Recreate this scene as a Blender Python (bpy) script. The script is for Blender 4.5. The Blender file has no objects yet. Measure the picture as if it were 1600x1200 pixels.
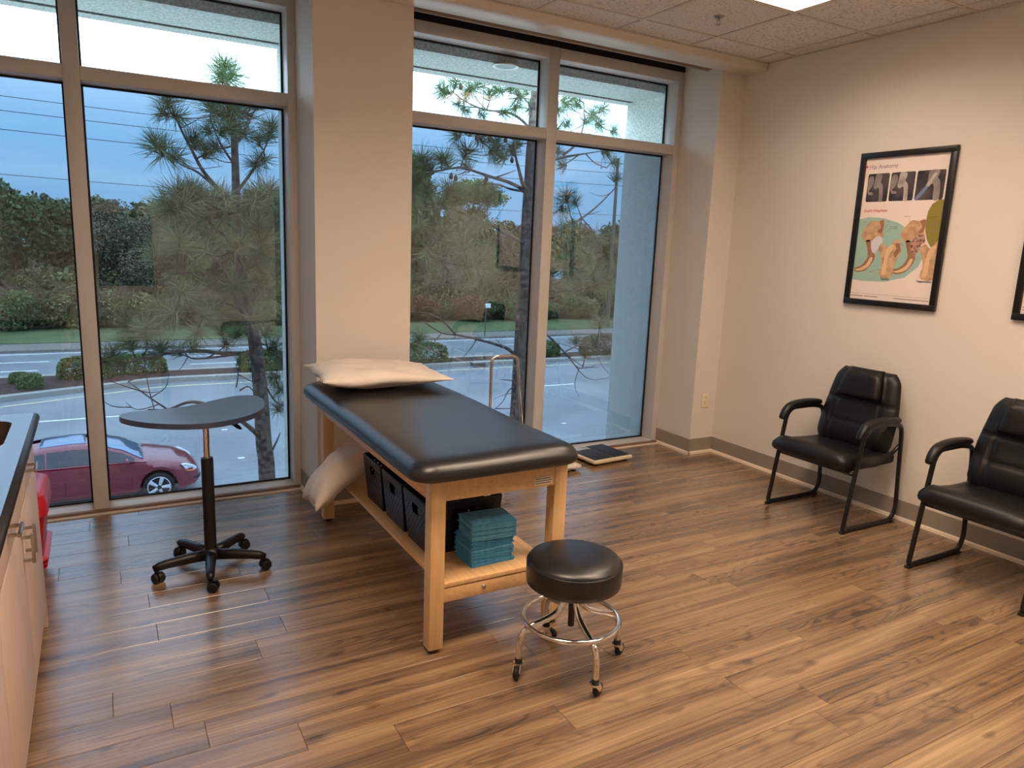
import bpy, bmesh, math, random
import numpy as np
from mathutils import Vector, Matrix
random.seed(7)
rng = np.random.default_rng(11)
scene = bpy.context.scene
COL = scene.collection
PI = math.pi

# ------------------------------------------------------------------ camera
FPX = 1133.43
CAM = Vector((-4.3627, -4.4205, 1.6205))
def cam_axes(yaw=-29.879, pitch=-10.861, roll=2.302):
    y, p, r = (math.radians(a) for a in (yaw, pitch, roll))
    fwd = Vector((-math.sin(y) * math.cos(p), math.cos(y) * math.cos(p), math.sin(p)))
    right = Vector((math.cos(y), math.sin(y), 0)); up = right.cross(fwd)
    return (right * math.cos(r) + up * math.sin(r), up * math.cos(r) - right * math.sin(r), fwd)
AX_R, AX_U, AX_F = cam_axes()
cd = bpy.data.cameras.new('camera'); cam = bpy.data.objects.new('camera', cd); COL.objects.link(cam)
cd.sensor_width = 36.0; cd.sensor_fit = 'HORIZONTAL'; cd.lens = FPX / 1600 * 36; cd.clip_start = 0.05; cd.clip_end = 500
cam.matrix_world = Matrix(((AX_R.x, AX_U.x, -AX_F.x, CAM.x), (AX_R.y, AX_U.y, -AX_F.y, CAM.y), (AX_R.z, AX_U.z, -AX_F.z, CAM.z), (0, 0, 0, 1)))
scene.camera = cam
def at(u, v, Y):
    """world point seen at photo pixel (u, v) lying at distance Y from the wall"""
    d = AX_F + AX_R * ((u - 800) / FPX) - AX_U * ((v - 600) / FPX)
    return CAM + d * ((Y - CAM.y) / d.y)
def atz(u, v, z):
    d = AX_F + AX_R * ((u - 800) / FPX) - AX_U * ((v - 600) / FPX)
    return CAM + d * ((z - CAM.z) / d.z)

# ------------------------------------------------------------------ view and sky
vs = scene.view_settings
vs.view_transform = 'Standard'; vs.look = 'None'; vs.gamma = 1.0; vs.exposure = 0.0; vs.use_curve_mapping = False
scene.cycles.max_bounces = 10; scene.cycles.transparent_max_bounces = 24
scene.cycles.sample_clamp_indirect = 6.0
world = bpy.data.worlds.new('sky'); scene.world = world; world.use_nodes = True
SKY_STRENGTH = 5.8
def build_sky():
    nt = world.node_tree; N = nt.nodes; L = nt.links; N.clear()
    out = N.new('ShaderNodeOutputWorld'); bg = N.new('ShaderNodeBackground'); L.new(bg.outputs[0], out.inputs[0])
    tc = N.new('ShaderNodeTexCoord'); sep = N.new('ShaderNodeSeparateXYZ'); L.new(tc.outputs['Generated'], sep.inputs[0])
    mp = N.new('ShaderNodeMapping'); mp.inputs['Scale'].default_value = (1.6, 1.6, 17.0); L.new(tc.outputs['Generated'], mp.inputs[0])
    nz = N.new('ShaderNodeTexNoise'); nz.inputs['Scale'].default_value = 1.6; nz.inputs['Detail'].default_value = 5; nz.inputs['Roughness'].default_value = .55
    L.new(mp.outputs[0], nz.inputs['Vector'])
    hi = N.new('ShaderNodeMapRange'); hi.interpolation_type = 'SMOOTHSTEP'
    hi.inputs['From Min'].default_value = .10; hi.inputs['From Max'].default_value = .24; L.new(sep.outputs['Z'], hi.inputs['Value'])
    nr = N.new('ShaderNodeMapRange'); nr.inputs['From Min'].default_value = .42; nr.inputs['From Max'].default_value = .72
    nr.inputs['To Max'].default_value = .38; L.new(nz.outputs['Fac'], nr.inputs['Value'])
    cl = N.new('ShaderNodeMath'); cl.operation = 'MAXIMUM'; L.new(hi.outputs[0], cl.inputs[0]); L.new(nr.outputs[0], cl.inputs[1])
    mx = N.new('ShaderNodeMix'); mx.data_type = 'RGBA'
    mx.inputs['A'].default_value = (.28, .56, .80, 1); mx.inputs['B'].default_value = (.64, .85, 1.0, 1); L.new(cl.outputs[0], mx.inputs['Factor'])
    L.new(mx.outputs['Result'], bg.inputs['Color'])
    # overcast sky: the zenith is brighter than the horizon
    st = N.new('ShaderNodeMath'); st.operation = 'MULTIPLY_ADD'; st.inputs[1].default_value = 1.25 * SKY_STRENGTH; st.inputs[2].default_value = .62 * SKY_STRENGTH
    ab = N.new('ShaderNodeMath'); ab.operation = 'MAXIMUM'; ab.inputs[1].default_value = 0.0
    L.new(sep.outputs['Z'], ab.inputs[0]); L.new(ab.outputs[0], st.inputs[0]); L.new(st.outputs[0], bg.inputs['Strength'])
build_sky()
LAMP_STRENGTH = 30.0
LAMP_COLOR = (1.0, .765, .57, 1)

# ------------------------------------------------------------------ materials
def lin(c):
    return tuple((v / 12.92 if v <= .04045 else ((v + .055) / 1.055) ** 2.4) for v in (x / 255 for x in c))
MATS = {}
def mat(name, col, rough=.5, metal=0., spec=.5, noise=None, bump=None, coat=0., srgb=True, scale=(1, 1, 1), sheen=0., detail=3):
    """noise=(scale, other colour, lo, hi)   bump=(scale, strength)"""
    m = bpy.data.materials.new(name); m.use_nodes = True; nt = m.node_tree; N = nt.nodes; L = nt.links
    b = N['Principled BSDF']; c = lin(col) if srgb else col
    b.inputs['Base Color'].default_value = (*c, 1); b.inputs['Roughness'].default_value = rough; b.inputs['Metallic'].default_value = metal
    b.inputs['Specular IOR Level'].default_value = spec; b.inputs['Coat Weight'].default_value = coat; b.inputs['Sheen Weight'].default_value = sheen
    if noise or bump:
        tc = N.new('ShaderNodeTexCoord'); mp = N.new('ShaderNodeMapping'); mp.inputs['Scale'].default_value = scale; L.new(tc.outputs['Object'], mp.inputs[0])
    if noise:
        nz = N.new('ShaderNodeTexNoise'); nz.inputs['Scale'].default_value = noise[0]; nz.inputs['Detail'].default_value = detail; L.new(mp.outputs[0], nz.inputs['Vector'])
        mr = N.new('ShaderNodeMapRange'); mr.inputs['From Min'].default_value = noise[2]; mr.inputs['From Max'].default_value = noise[3]; L.new(nz.outputs['Fac'], mr.inputs['Value'])
        mx = N.new('ShaderNodeMix'); mx.data_type = 'RGBA'; mx.inputs['A'].default_value = (*c, 1)
        mx.inputs['B'].default_value = (*(lin(noise[1]) if srgb else noise[1]), 1); L.new(mr.outputs[0], mx.inputs['Factor']); L.new(mx.outputs['Result'], b.inputs['Base Color'])
    if bump:
        n2 = N.new('ShaderNodeTexNoise'); n2.inputs['Scale'].default_value = bump[0]; n2.inputs['Detail'].default_value = 4; L.new(mp.outputs[0], n2.inputs['Vector'])
        bp = N.new('ShaderNodeBump'); bp.inputs['Strength'].default_value = bump[1]; bp.inputs['Distance'].default_value = .01; L.new(n2.outputs['Fac'], bp.inputs['Height']); L.new(bp.outputs[0], b.inputs['Normal'])
    MATS[name] = m
    return m
def emit(name, col, strength):
    m = bpy.data.materials.new(name); m.use_nodes = True; nt = m.node_tree; N = nt.nodes; N.clear()
    o = N.new('ShaderNodeOutputMaterial'); e = N.new('ShaderNodeEmission'); e.inputs[0].default_value = col; e.inputs[1].default_value = strength
    nt.links.new(e.outputs[0], o.inputs[0]); return m
def glass(name, tint, refl):
    m = bpy.data.materials.new(name); m.use_nodes = True; nt = m.node_tree; N = nt.nodes; L = nt.links; N.clear()
    o = N.new('ShaderNodeOutputMaterial'); mx = N.new('ShaderNodeMixShader'); t = N.new('ShaderNodeBsdfTransparent'); g = N.new('ShaderNodeBsdfGlossy')
    t.inputs[0].default_value = (*tint, 1); g.inputs['Roughness'].default_value = 0.0; g.inputs['Color'].default_value = (1, 1, 1, 1)
    f = N.new('ShaderNodeFresnel'); f.inputs['IOR'].default_value = 1.45
    k = N.new('ShaderNodeMath'); k.operation = 'MULTIPLY'; k.use_clamp = True; k.inputs[1].default_value = refl
    L.new(f.outputs[0], k.inputs[0]); L.new(k.outputs[0], mx.inputs[0]); L.new(t.outputs[0], mx.inputs[1]); L.new(g.outputs[0], mx.inputs[2]); L.new(mx.outputs[0], o.inputs[0])
    return m
def wood_floor():
    m = bpy.data.materials.new('floor_plank_wood'); m.use_nodes = True; nt = m.node_tree; N = nt.nodes; L = nt.links; b = N['Principled BSDF']
    tc = N.new('ShaderNodeTexCoord'); oi = N.new('ShaderNodeObjectInfo')
    off = N.new('ShaderNodeVectorMath'); off.operation = 'MULTIPLY_ADD'
    cmb = N.new('ShaderNodeCombineXYZ')
    for i, k in enumerate((37.0, 11.0, 53.0)):
        mu = N.new('ShaderNodeMath'); mu.operation = 'MULTIPLY'; mu.inputs[1].default_value = k; L.new(oi.outputs['Random'], mu.inputs[0]); L.new(mu.outputs[0], cmb.inputs[i])
    off.inputs[1].default_value = (1, 1, 1); L.new(tc.outputs['Object'], off.inputs[0]); L.new(cmb.outputs[0], off.inputs[2])
    def mapped(s):
        mp = N.new('ShaderNodeMapping'); mp.inputs['Scale'].default_value = s; L.new(off.outputs[0], mp.inputs[0]); return mp
    def noise(sc, detail, rough=.5, dist=0.):
        n = N.new('ShaderNodeTexNoise'); n.inputs['Scale'].default_value = 1.0; n.inputs['Detail'].default_value = detail; n.inputs['Roughness'].default_value = rough; n.inputs['Distortion'].default_value = dist
        L.new(mapped(sc).outputs[0], n.inputs['Vector']); return n.outputs['Fac']
    def math_(op, a, b_=None, c=None):
        n = N.new('ShaderNodeMath'); n.operation = op
        for k, v in enumerate((a, b_, c)):
            if v is None: continue
            if isinstance(v, (int, float)): n.inputs[k].default_value = v
            else: L.new(v, n.inputs[k])
        return n.outputs[0]
    # thin contour lines of a stretched noise give the cathedral grain and ovals
    rings = math_('POWER', math_('MULTIPLY_ADD', math_('SINE', math_('MULTIPLY', noise((1.7, 8.5, 1), 1.2, .4, .15), 88.0)), .5, .5), 3.0)
    mk = N.new('ShaderNodeMapRange'); mk.inputs['From Min'].default_value = .42; mk.inputs['From Max'].default_value = .62; L.new(noise((1.0, 6.0, 1), 1.0), mk.inputs['Value'])
    broad = noise((.7, 13.0, 1), 2.0, .5); fine = noise((1.6, 95.0, 1), 4.0, .6); knots = noise((5.0, 16.0, 1), 1.0)
    t = math_('MULTIPLY_ADD', broad, .58, .0); t = math_('MULTIPLY_ADD', fine, .40, t); t = math_('MULTIPLY_ADD', oi.outputs['Random'], .04, t)
    t = math_('MULTIPLY_ADD', math_('MULTIPLY', rings, mk.outputs[0]), -.085, t)
    kr = N.new('ShaderNodeMapRange'); kr.inputs['From Min'].default_value = .68; kr.inputs['From Max'].default_value = .80; kr.inputs['To Max'].default_value = -.17; L.new(knots, kr.inputs['Value'])
    t = math_('ADD', t, kr.outputs[0])
    cr = N.new('ShaderNodeValToRGB'); e = cr.color_ramp.elements; L.new(t, cr.inputs[0])
    e[0].position = .26; e[0].color = (*lin((66, 51, 40)), 1); e[1].position = .70; e[1].color = (*lin((176, 146, 109)), 1)
    for pos, c in ((.38, (98, 78, 59)), (.48, (126, 101, 75)), (.58, (147, 119, 88))):
        x = cr.color_ramp.elements.new(pos); x.color = (*lin(c), 1)
    L.new(cr.outputs[0], b.inputs['Base Color'])
    b.inputs['Roughness'].default_value = .27; b.inputs['Specular IOR Level'].default_value = .8; b.inputs['Coat Weight'].default_value = .6; b.inputs['Coat Roughness'].default_value = .22
    bp = N.new('ShaderNodeBump'); bp.inputs['Strength'].default_value = .10; bp.inputs['Distance'].default_value = .004; L.new(fine, bp.inputs['Height']); L.new(bp.outputs[0], b.inputs['Normal'])
    return m
def tile_mat():
    m = bpy.data.materials.new('ceiling_tile_fiber'); m.use_nodes = True; nt = m.node_tree; N = nt.nodes; L = nt.links; b = N['Principled BSDF']
    tc = N.new('ShaderNodeTexCoord'); oi = N.new('ShaderNodeObjectInfo'); ad = N.new('ShaderNodeVectorMath'); ad.operation = 'ADD'
    mu = N.new('ShaderNodeMath'); mu.operation = 'MULTIPLY'; mu.inputs[1].default_value = 40; L.new(oi.outputs['Random'], mu.inputs[0])
    L.new(tc.outputs['Object'], ad.inputs[0]); L.new(mu.outputs[0], ad.inputs[1])
    nz = N.new('ShaderNodeTexNoise'); nz.inputs['Scale'].default_value = 75; nz.inputs['Detail'].default_value = 3; L.new(ad.outputs[0], nz.inputs['Vector'])
    cr = N.new('ShaderNodeValToRGB'); e = cr.color_ramp.elements; e[0].position = .31; e[0].color = (*lin((172, 168, 164)), 1); e[1].position = .46; e[1].color = (*lin((224, 221, 218)), 1)
    L.new(nz.outputs['Fac'], cr.inputs[0]); L.new(cr.outputs[0], b.inputs['Base Color']); b.inputs['Roughness'].default_value = .95; b.inputs['Specular IOR Level'].default_value = .1
    bp = N.new('ShaderNodeBump'); bp.inputs['Strength'].default_value = .5; bp.inputs['Distance'].default_value = .004; L.new(nz.outputs['Fac'], bp.inputs['Height']); L.new(bp.outputs[0], b.inputs['Normal'])
    return m
def speckle(name, col, col2, scale, rough=.9, bump=.4, dist=.01, lo=.4, hi=.6, big=None, spec=.3):
    m = mat(name, col, rough, spec=spec, noise=(scale, col2, lo, hi), bump=(scale, bump), detail=4)
    if big:
        nt = m.node_tree; N = nt.nodes; L = nt.links; b = N['Principled BSDF']; src = b.inputs['Base Color'].links[0].from_socket
        tc = N.new('ShaderNodeTexCoord'); nz = N.new('ShaderNodeTexNoise'); nz.inputs['Scale'].default_value = big[0]; nz.inputs['Detail'].default_value = 3; L.new(tc.outputs['Object'], nz.inputs['Vector'])
        mr = N.new('ShaderNodeMapRange'); mr.inputs['From Min'].default_value = .35; mr.inputs['From Max'].default_value = .65; L.new(nz.outputs['Fac'], mr.inputs['Value'])
        mx = N.new('ShaderNodeMix'); mx.data_type = 'RGBA'; L.new(mr.outputs[0], mx.inputs['Factor']); L.new(src, mx.inputs['A']); mx.inputs['B'].default_value = (*lin(big[1]), 1)
        L.new(mx.outputs['Result'], b.inputs['Base Color'])
    return m
M_WALL = mat('wall_paint', (226, 219, 210), .62, spec=.35, bump=(220, .04))
M_FLOOR = wood_floor(); M_TILE = tile_mat()
M_TEE = mat('tee_paint', (205, 198, 188), .5)
M_SOFFIT = mat('soffit_paint', (222, 214, 202), .33, spec=.5)
M_BASE = mat('rubber_base', (150, 139, 126), .55)
M_SHOE = mat('shoe_moulding', (222, 205, 184), .5)
M_ALU = mat('frame_aluminium', (206, 203, 200), .38, spec=.6)
M_BRONZE = mat('sill_front', (128, 100, 80), .5)
M_GASKET = mat('black_gasket', (12, 12, 14), .6)
M_GL_LOW = glass('tinted_glass', (.45, .488, .535), 2.5)
M_GL_TOP = glass('clear_glass', (.95, .97, .97), .75)
M_STUCCO = speckle('stucco', (222, 224, 218), (184, 190, 186), 70, bump=.6)
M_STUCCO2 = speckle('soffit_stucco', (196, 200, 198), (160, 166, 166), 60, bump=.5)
M_DARK = mat('dark_gap', (10, 9, 8), .9)
M_SHADE = mat('shade_fabric', (150, 132, 112), .8)
M_MAPLE = mat('maple_wood', (226, 188, 136), .42, noise=(9, (214, 172, 118), .35, .7), scale=(6, 6, .6), coat=.15)
M_MAPLE_Y = mat('maple_board', (224, 184, 134), .45, noise=(9, (210, 166, 114), .35, .7), scale=(6, .6, 6), coat=.1)
M_VINYL = mat('black_vinyl', (20, 20, 22), .35, spec=.7, bump=(420, .05))
M_LEATHER = mat('black_leather', (17, 16, 17), .42, spec=.4, bump=(300, .08))
M_PLASTIC = mat('black_plastic', (13, 13, 14), .42)
M_STEELBLK = mat('black_painted_steel', (17, 17, 18), .33)
M_CHROME = mat('chrome', (226, 224, 220), .09, metal=1.0)
M_STEEL = mat('brushed_steel', (185, 178, 168), .28, metal=1.0)
M_RUBBER = mat('black_rubber', (14, 14, 14), .6)
M_FOOT = mat('brown_foot', (62, 34, 24), .5)
M_LINEN = mat('pillow_paper', (236, 226, 214), .75, noise=(5, (222, 210, 196), .4, .7), bump=(26, .12))
M_LAMINATE = mat('cabinet_laminate', (208, 186, 172), .45, noise=(12, (200, 176, 160), .35, .7), scale=(3, 3, .35))
M_COUNTER = mat('counter_sky_blue', (60, 76, 108), .2, noise=(300, (72, 90, 122), .5, .7), spec=1.0, coat=.7)  # dark counter; the blue sky reflection is put into its base colour
M_EDGE = mat('black_counter_edge', (30, 30, 33), .35)
M_RED = mat('red_plastic', (196, 18, 34), .34, spec=.5)
M_REDL = mat('red_plastic_lid', (206, 36, 56), .3, spec=.6)
M_BLUE = mat('blue_pad', (92, 176, 222), .75, noise=(60, (70, 150, 200), .4, .65), bump=(160, .15))
M_BLUE2 = mat('blue_pad_light', (128, 204, 238), .75, noise=(60, (104, 182, 222), .4, .65), bump=(160, .15))
M_FRAME = mat('black_frame', (18, 18, 20), .4)
M_PAPER = mat('poster_paper', (240, 226, 218), .35, spec=.45)
M_CREAM = mat('cream_plastic', (232, 220, 196), .4)
M_WHITE = mat('white_paint', (235, 235, 232), .4)
M_TOP_SKYTINT = mat('tabletop_sky_tint', (54, 66, 90), .34, spec=.8, coat=.15)  # dark top with the sky's blue sheen mixed into the base colour

# ------------------------------------------------------------------ mesh helpers
def new_obj(name, data, parent=None):
    o = bpy.data.objects.new(name, data); COL.objects.link(o)
    if parent is not None: o.parent = parent
    return o
def empty(name, loc=(0, 0, 0), rz=0., parent=None):
    o = bpy.data.objects.new(name, None); COL.objects.link(o); o.location = loc; o.rotation_euler = (0, 0, rz); o.empty_display_size = .05
    if parent is not None: o.parent = parent
    return o
def tag(o, label=None, cat=None, group=None, kind=None):
    if label: o['label'] = label
    if cat: o['category'] = cat
    if group: o['group'] = group
    if kind: o['kind'] = kind
    return o
def copy_tree(o, parent=None):
    c = o.copy(); COL.objects.link(c); c.parent = parent
    for ch in list(o.children): copy_tree(ch, c)
    return c
def fin(name, bm, m, parent=None, smooth=False, mats=None):
    me = bpy.data.meshes.new(name); bmesh.ops.recalc_face_normals(bm, faces=bm.faces[:]); bm.to_mesh(me); bm.free()
    for x in (mats or [m]): me.materials.append(x)
    if smooth is not False:
        for p in me.polygons: p.use_smooth = True
        if smooth is not True: me.set_sharp_from_angle(angle=math.radians(smooth))
    return new_obj(name, me, parent)
def arr(name, verts, faces, m, parent=None, smooth=False):
    me = bpy.data.meshes.new(name); me.from_pydata([tuple(map(float, v)) for v in verts], [], [tuple(map(int, f)) for f in faces]); me.materials.append(m)
    if smooth:
        for p in me.polygons: p.use_smooth = True
    me.update(); return new_obj(name, me, parent)
def box(bm, x0, x1, y0, y1, z0, z1, bev=0., seg=2):
    xs = sorted((x0, x1)); ys = sorted((y0, y1)); zs = sorted((z0, z1))
    v = [bm.verts.new((x, y, z)) for x in xs for y in ys for z in zs]
    f = [bm.faces.new([v[i] for i in q]) for q in ((0, 1, 3, 2), (4, 6, 7, 5), (0, 4, 5, 1), (2, 3, 7, 6), (0, 2, 6, 4), (1, 5, 7, 3))]
    if bev:
        ed = list({e for q in f for e in q.edges})
        bmesh.ops.bevel(bm, geom=ed, offset=bev, segments=seg, affect='EDGES', profile=.5)
    return v
def bx(name, m, parent, *a, bev=0., seg=2, smooth=False):
    bm = bmesh.new(); box(bm, *a, bev=bev, seg=seg); return fin(name, bm, m, parent, smooth=(40 if bev and smooth is False else smooth))
def catmull(pts, n=8, closed=False):
    P = [Vector(p) for p in pts]; out = []
    m = len(P)
    for i in range(m if closed else m - 1):
        if closed: a, b, c, d = P[(i - 1) % m], P[i], P[(i + 1) % m], P[(i + 2) % m]
        else: a, b, c, d = P[max(i - 1, 0)], P[i], P[i + 1], P[min(i + 2, m - 1)]
        for k in range(n):
            t = k / n
            out.append(.5 * ((2 * b) + (c - a) * t + (2 * a - 5 * b + 4 * c - d) * t * t + (3 * b - a - 3 * c + d) * t ** 3))
    if not closed: out.append(P[-1])
    return out
def rounded(pts, r, n=6, closed=False):
    """polyline with filleted corners"""
    P = [Vector(p) for p in pts]; out = []; m = len(P)
    for i in range(m):
        if not closed and i in (0, m - 1): out.append(P[i]); continue
        a, b, c = P[(i - 1) % m], P[i], P[(i + 1) % m]
        u, w = (a - b), (c - b); rr = min(r if not isinstance(r, (list, tuple)) else r[i], u.length * .49, w.length * .49)
        s, e = b + u.normalized() * rr, b + w.normalized() * rr
        for k in range(n + 1):
            t = k / n; out.append(s * (1 - t) ** 2 + b * 2 * t * (1 - t) + e * t * t)
    return out
def tube(bm, pts, r, seg=10, closed=False, cap=True, flat=None):
    """r may be a list; flat=(axis vector, ratio) squeezes the section along axis"""
    P = [Vector(p) for p in pts]; n = len(P); rings = []
    up = Vector((0, 0, 1)); prev = None
    for i in range(n):
        if closed: t = (P[(i + 1) % n] - P[i - 1])
        else: t = P[min(i + 1, n - 1)] - P[max(i - 1, 0)]
        t = t.normalized() if t.length > 1e-9 else Vector((0, 0, 1))
        if prev is None:
            a = up if abs(t.dot(up)) < .9 else Vector((1, 0, 0)); nx = t.cross(a).normalized()
        else:
            nx = prev - t * prev.dot(t); nx = nx.normalized() if nx.length > 1e-6 else t.orthogonal().normalized()
        prev = nx; ny = t.cross(nx); rr = r[i] if isinstance(r, (list, tuple, np.ndarray)) else r
        ring = []
        for k in range(seg):
            o = nx * (math.cos(2 * PI * k / seg) * rr) + ny * (math.sin(2 * PI * k / seg) * rr)
            if flat: ax = Vector(flat[0]); o = o + ax * (o.dot(ax) * (flat[1] - 1))
            ring.append(bm.verts.new(P[i] + o))
        rings.append(ring)
    for i in range(n if closed else n - 1):
        a, b = rings[i], rings[(i + 1) % n]
        for k in range(seg): bm.faces.new((a[k], a[(k + 1) % seg], b[(k + 1) % seg], b[k]))
    if cap and not closed: bm.faces.new(rings[0][::-1]); bm.faces.new(rings[-1])
def lathe(bm, prof, seg=24, c=(0, 0, 0), rot=None):
    rings = []; C = Vector(c)
    for r, z in prof:
        ring = []
        for k in range(seg):
            a = 2 * PI * k / seg; v = Vector((r * math.cos(a), r * math.sin(a), z))
            if rot: v = rot @ v
            ring.append(bm.verts.new(C + v))
        rings.append(ring)
    for a, b in zip(rings, rings[1:]):
        for k in range(seg): bm.faces.new((a[k], a[(k + 1) % seg], b[(k + 1) % seg], b[k]))
    bm.faces.new(rings[0][::-1]); bm.faces.new(rings[-1])
def prism(bm, outline, z0, z1, bev=0., seg=2):
    lo = [bm.verts.new((x, y, z0)) for x, y in outline]; hi = [bm.verts.new((x, y, z1)) for x, y in outline]; n = len(lo)
    bm.faces.new(lo[::-1]); top = bm.faces.new(hi); f = []
    for k in range(n): f.append(bm.faces.new((lo[k], lo[(k + 1) % n], hi[(k + 1) % n], hi[k])))
    if bev: bmesh.ops.bevel(bm, geom=list({e for q in f for e in q.edges if abs(e.verts[0].co.z - e.verts[1].co.z) < 1e-6}), offset=bev, segments=seg, affect='EDGES')
def superloft(bm, fn, nu, nv, closed_u=True):
    """fn(i, j) -> point, rings of nu points, nv rings; capped"""
    rings = [[bm.verts.new(fn(i, j)) for i in range(nu)] for j in range(nv)]
    for a, b in zip(rings, rings[1:]):
        for k in range(nu if closed_u else nu - 1): bm.faces.new((a[k], a[(k + 1) % nu], b[(k + 1) % nu], b[k]))
    bm.faces.new(rings[0][::-1]); bm.faces.new(rings[-1])
    return rings
# ------------------------------------------------------------------ room shell
XL, YB, F, GY = -5.27, -6.0, .215, .355
HC, HS = 2.989, 2.941
XA, XB, YC = -3.265, -2.681, -.187
STUB = -.245
def struct(name, m, *a, bev=0., parent=None):
    o = bx(name, m, parent, *a, bev=bev); return tag(o, kind='structure')
floor = struct('floor', M_DARK, XL, 0, YB, F, -.10, -.004)
tag(floor, 'brown wood-look plank floor of the treatment room')
# planks: rows run along the window wall
PW, PL, GAP = .1505, 1.2225, .0011
known = {13: -4.479, 11: -4.299, 9: -4.603, 6: -4.246, 4: -4.232, 5: -3.769, 3: -3.76, 7: -3.841, -2: -3.86, 1: -4.402, 0: -4.228, -1: -4.136, -3: -2.35}
plank_cache = {}
def plank_mesh(w, d):
    key = (round(w, 3), round(d, 3))
    if key not in plank_cache:
        bm = bmesh.new(); hw, hd, c = w / 2 - GAP / 2, d / 2 - GAP / 2, .0012
        lo = [bm.verts.new((sx * hw, sy * hd, -.004)) for sx, sy in ((-1, -1), (1, -1), (1, 1), (-1, 1))]
        mi = [bm.verts.new((sx * hw, sy * hd, -c)) for sx, sy in ((-1, -1), (1, -1), (1, 1), (-1, 1))]
        hi = [bm.verts.new((sx * (hw - c), sy * (hd - c), 0)) for sx, sy in ((-1, -1), (1, -1), (1, 1), (-1, 1))]
        bm.faces.new(hi)
        for a, b in ((lo, mi), (mi, hi)):
            for k in range(4): bm.faces.new((a[k], a[(k + 1) % 4], b[(k + 1) % 4], b[k]))
        me = bpy.data.meshes.new('plank'); bmesh.ops.recalc_face_normals(bm, faces=bm.faces[:]); bm.to_mesh(me); bm.free(); me.materials.append(M_FLOOR)
        plank_cache[key] = me
    return plank_cache[key]
k0 = math.floor((YB + 2.027) / PW); k1 = math.ceil((F + 2.027) / PW)
for k in range(k0, k1):
    ya, yb = max(YB, -2.027 + k * PW), min(F, -2.027 + (k + 1) * PW)
    if yb - ya < .01: continue
    off = known.get(k, -4.6 + random.random() * PL)
    xs = [XL]; x = off - math.floor((off - XL) / PL) * PL
    while x < -.02:
        if x - xs[-1] > .03: xs.append(x)
        x += PL
    xs.append(0)
    for a, b in zip(xs, xs[1:]):
        o = new_obj('plank', plank_mesh(b - a, yb - ya), floor); o.location = ((a + b) / 2, (ya + yb) / 2, 0)
struct('wall_right', M_WALL, 0, .15, YB, F + .1, 0, 3.35)
struct('wall_left', M_WALL, XL - .15, XL, YB, F + .1, 0, 3.35)
struct('wall_back', M_WALL, XL - .15, .15, YB - .15, YB, 0, 3.35)
struct('wall_column', M_WALL, XA, XB, YC, F + .14, 0, 3.35)
struct('wall_corner', M_WALL, STUB, 0, YC, F + .14, 0, 3.35)
struct('roof_light_blocker', M_DARK, XL - .15, .15, YB - .15, F + .2, 3.35, 3.5)  # unseen lid added to stop sky light leaking in above the ceiling
# baseboards with shoe moulding
def baseboard(name, x0, x1, y0, y1):
    """thin rubber base against a wall: box footprint, plus a light strip at the floor"""
    b = struct(name, M_BASE, x0, x1, y0, y1, .0, .125, bev=.003); return b
def base_run(name, p, q, n):
    """p->q along the wall face, n = outward normal"""
    p, q, n = Vector((*p, 0)), Vector((*q, 0)), Vector((*n, 0)); t = .007
    a = [p, q, q + n * t, p + n * t]
    bm = bmesh.new(); prism(bm, [(v.x, v.y) for v in a], 0, .125); b = tag(fin(name, bm, M_BASE), kind='structure')
    s = .016; a = [p + n * t, q + n * t, q + n * (t + s), p + n * (t + s)]
    bm = bmesh.new(); lo = [bm.verts.new((v.x, v.y, 0)) for v in a]
    hi = [bm.verts.new((a[0].x, a[0].y, .022)), bm.verts.new((a[1].x, a[1].y, .022)), bm.verts.new((a[2].x - n.x * .004, a[2].y - n.y * .004, .014)), bm.verts.new((a[3].x - n.x * .004, a[3].y - n.y * .004, .014))]
    bm.faces.new(lo); bm.faces.new(hi)
    for k in range(4): bm.faces.new((lo[k], lo[(k + 1) % 4], hi[(k + 1) % 4], hi[k]))
    fin('shoe_moulding', bm, M_SHOE, b)
    return b
base_run('baseboard_right', (0, YB), (0, YC), (-1, 0))
base_run('baseboard_corner', (STUB, YC), (0, YC), (0, -1))
base_run('baseboard_corner_return', (STUB, YC), (STUB, F), (-1, 0))
base_run('baseboard_column', (XA, YC), (XB, YC), (0, -1))
base_run('baseboard_column_left', (XA, YC), (XA, F), (-1, 0))
base_run('baseboard_column_right', (XB, YC), (XB, F), (1, 0))
base_run('baseboard_back', (XL, YB), (0, YB), (0, 1))
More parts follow.
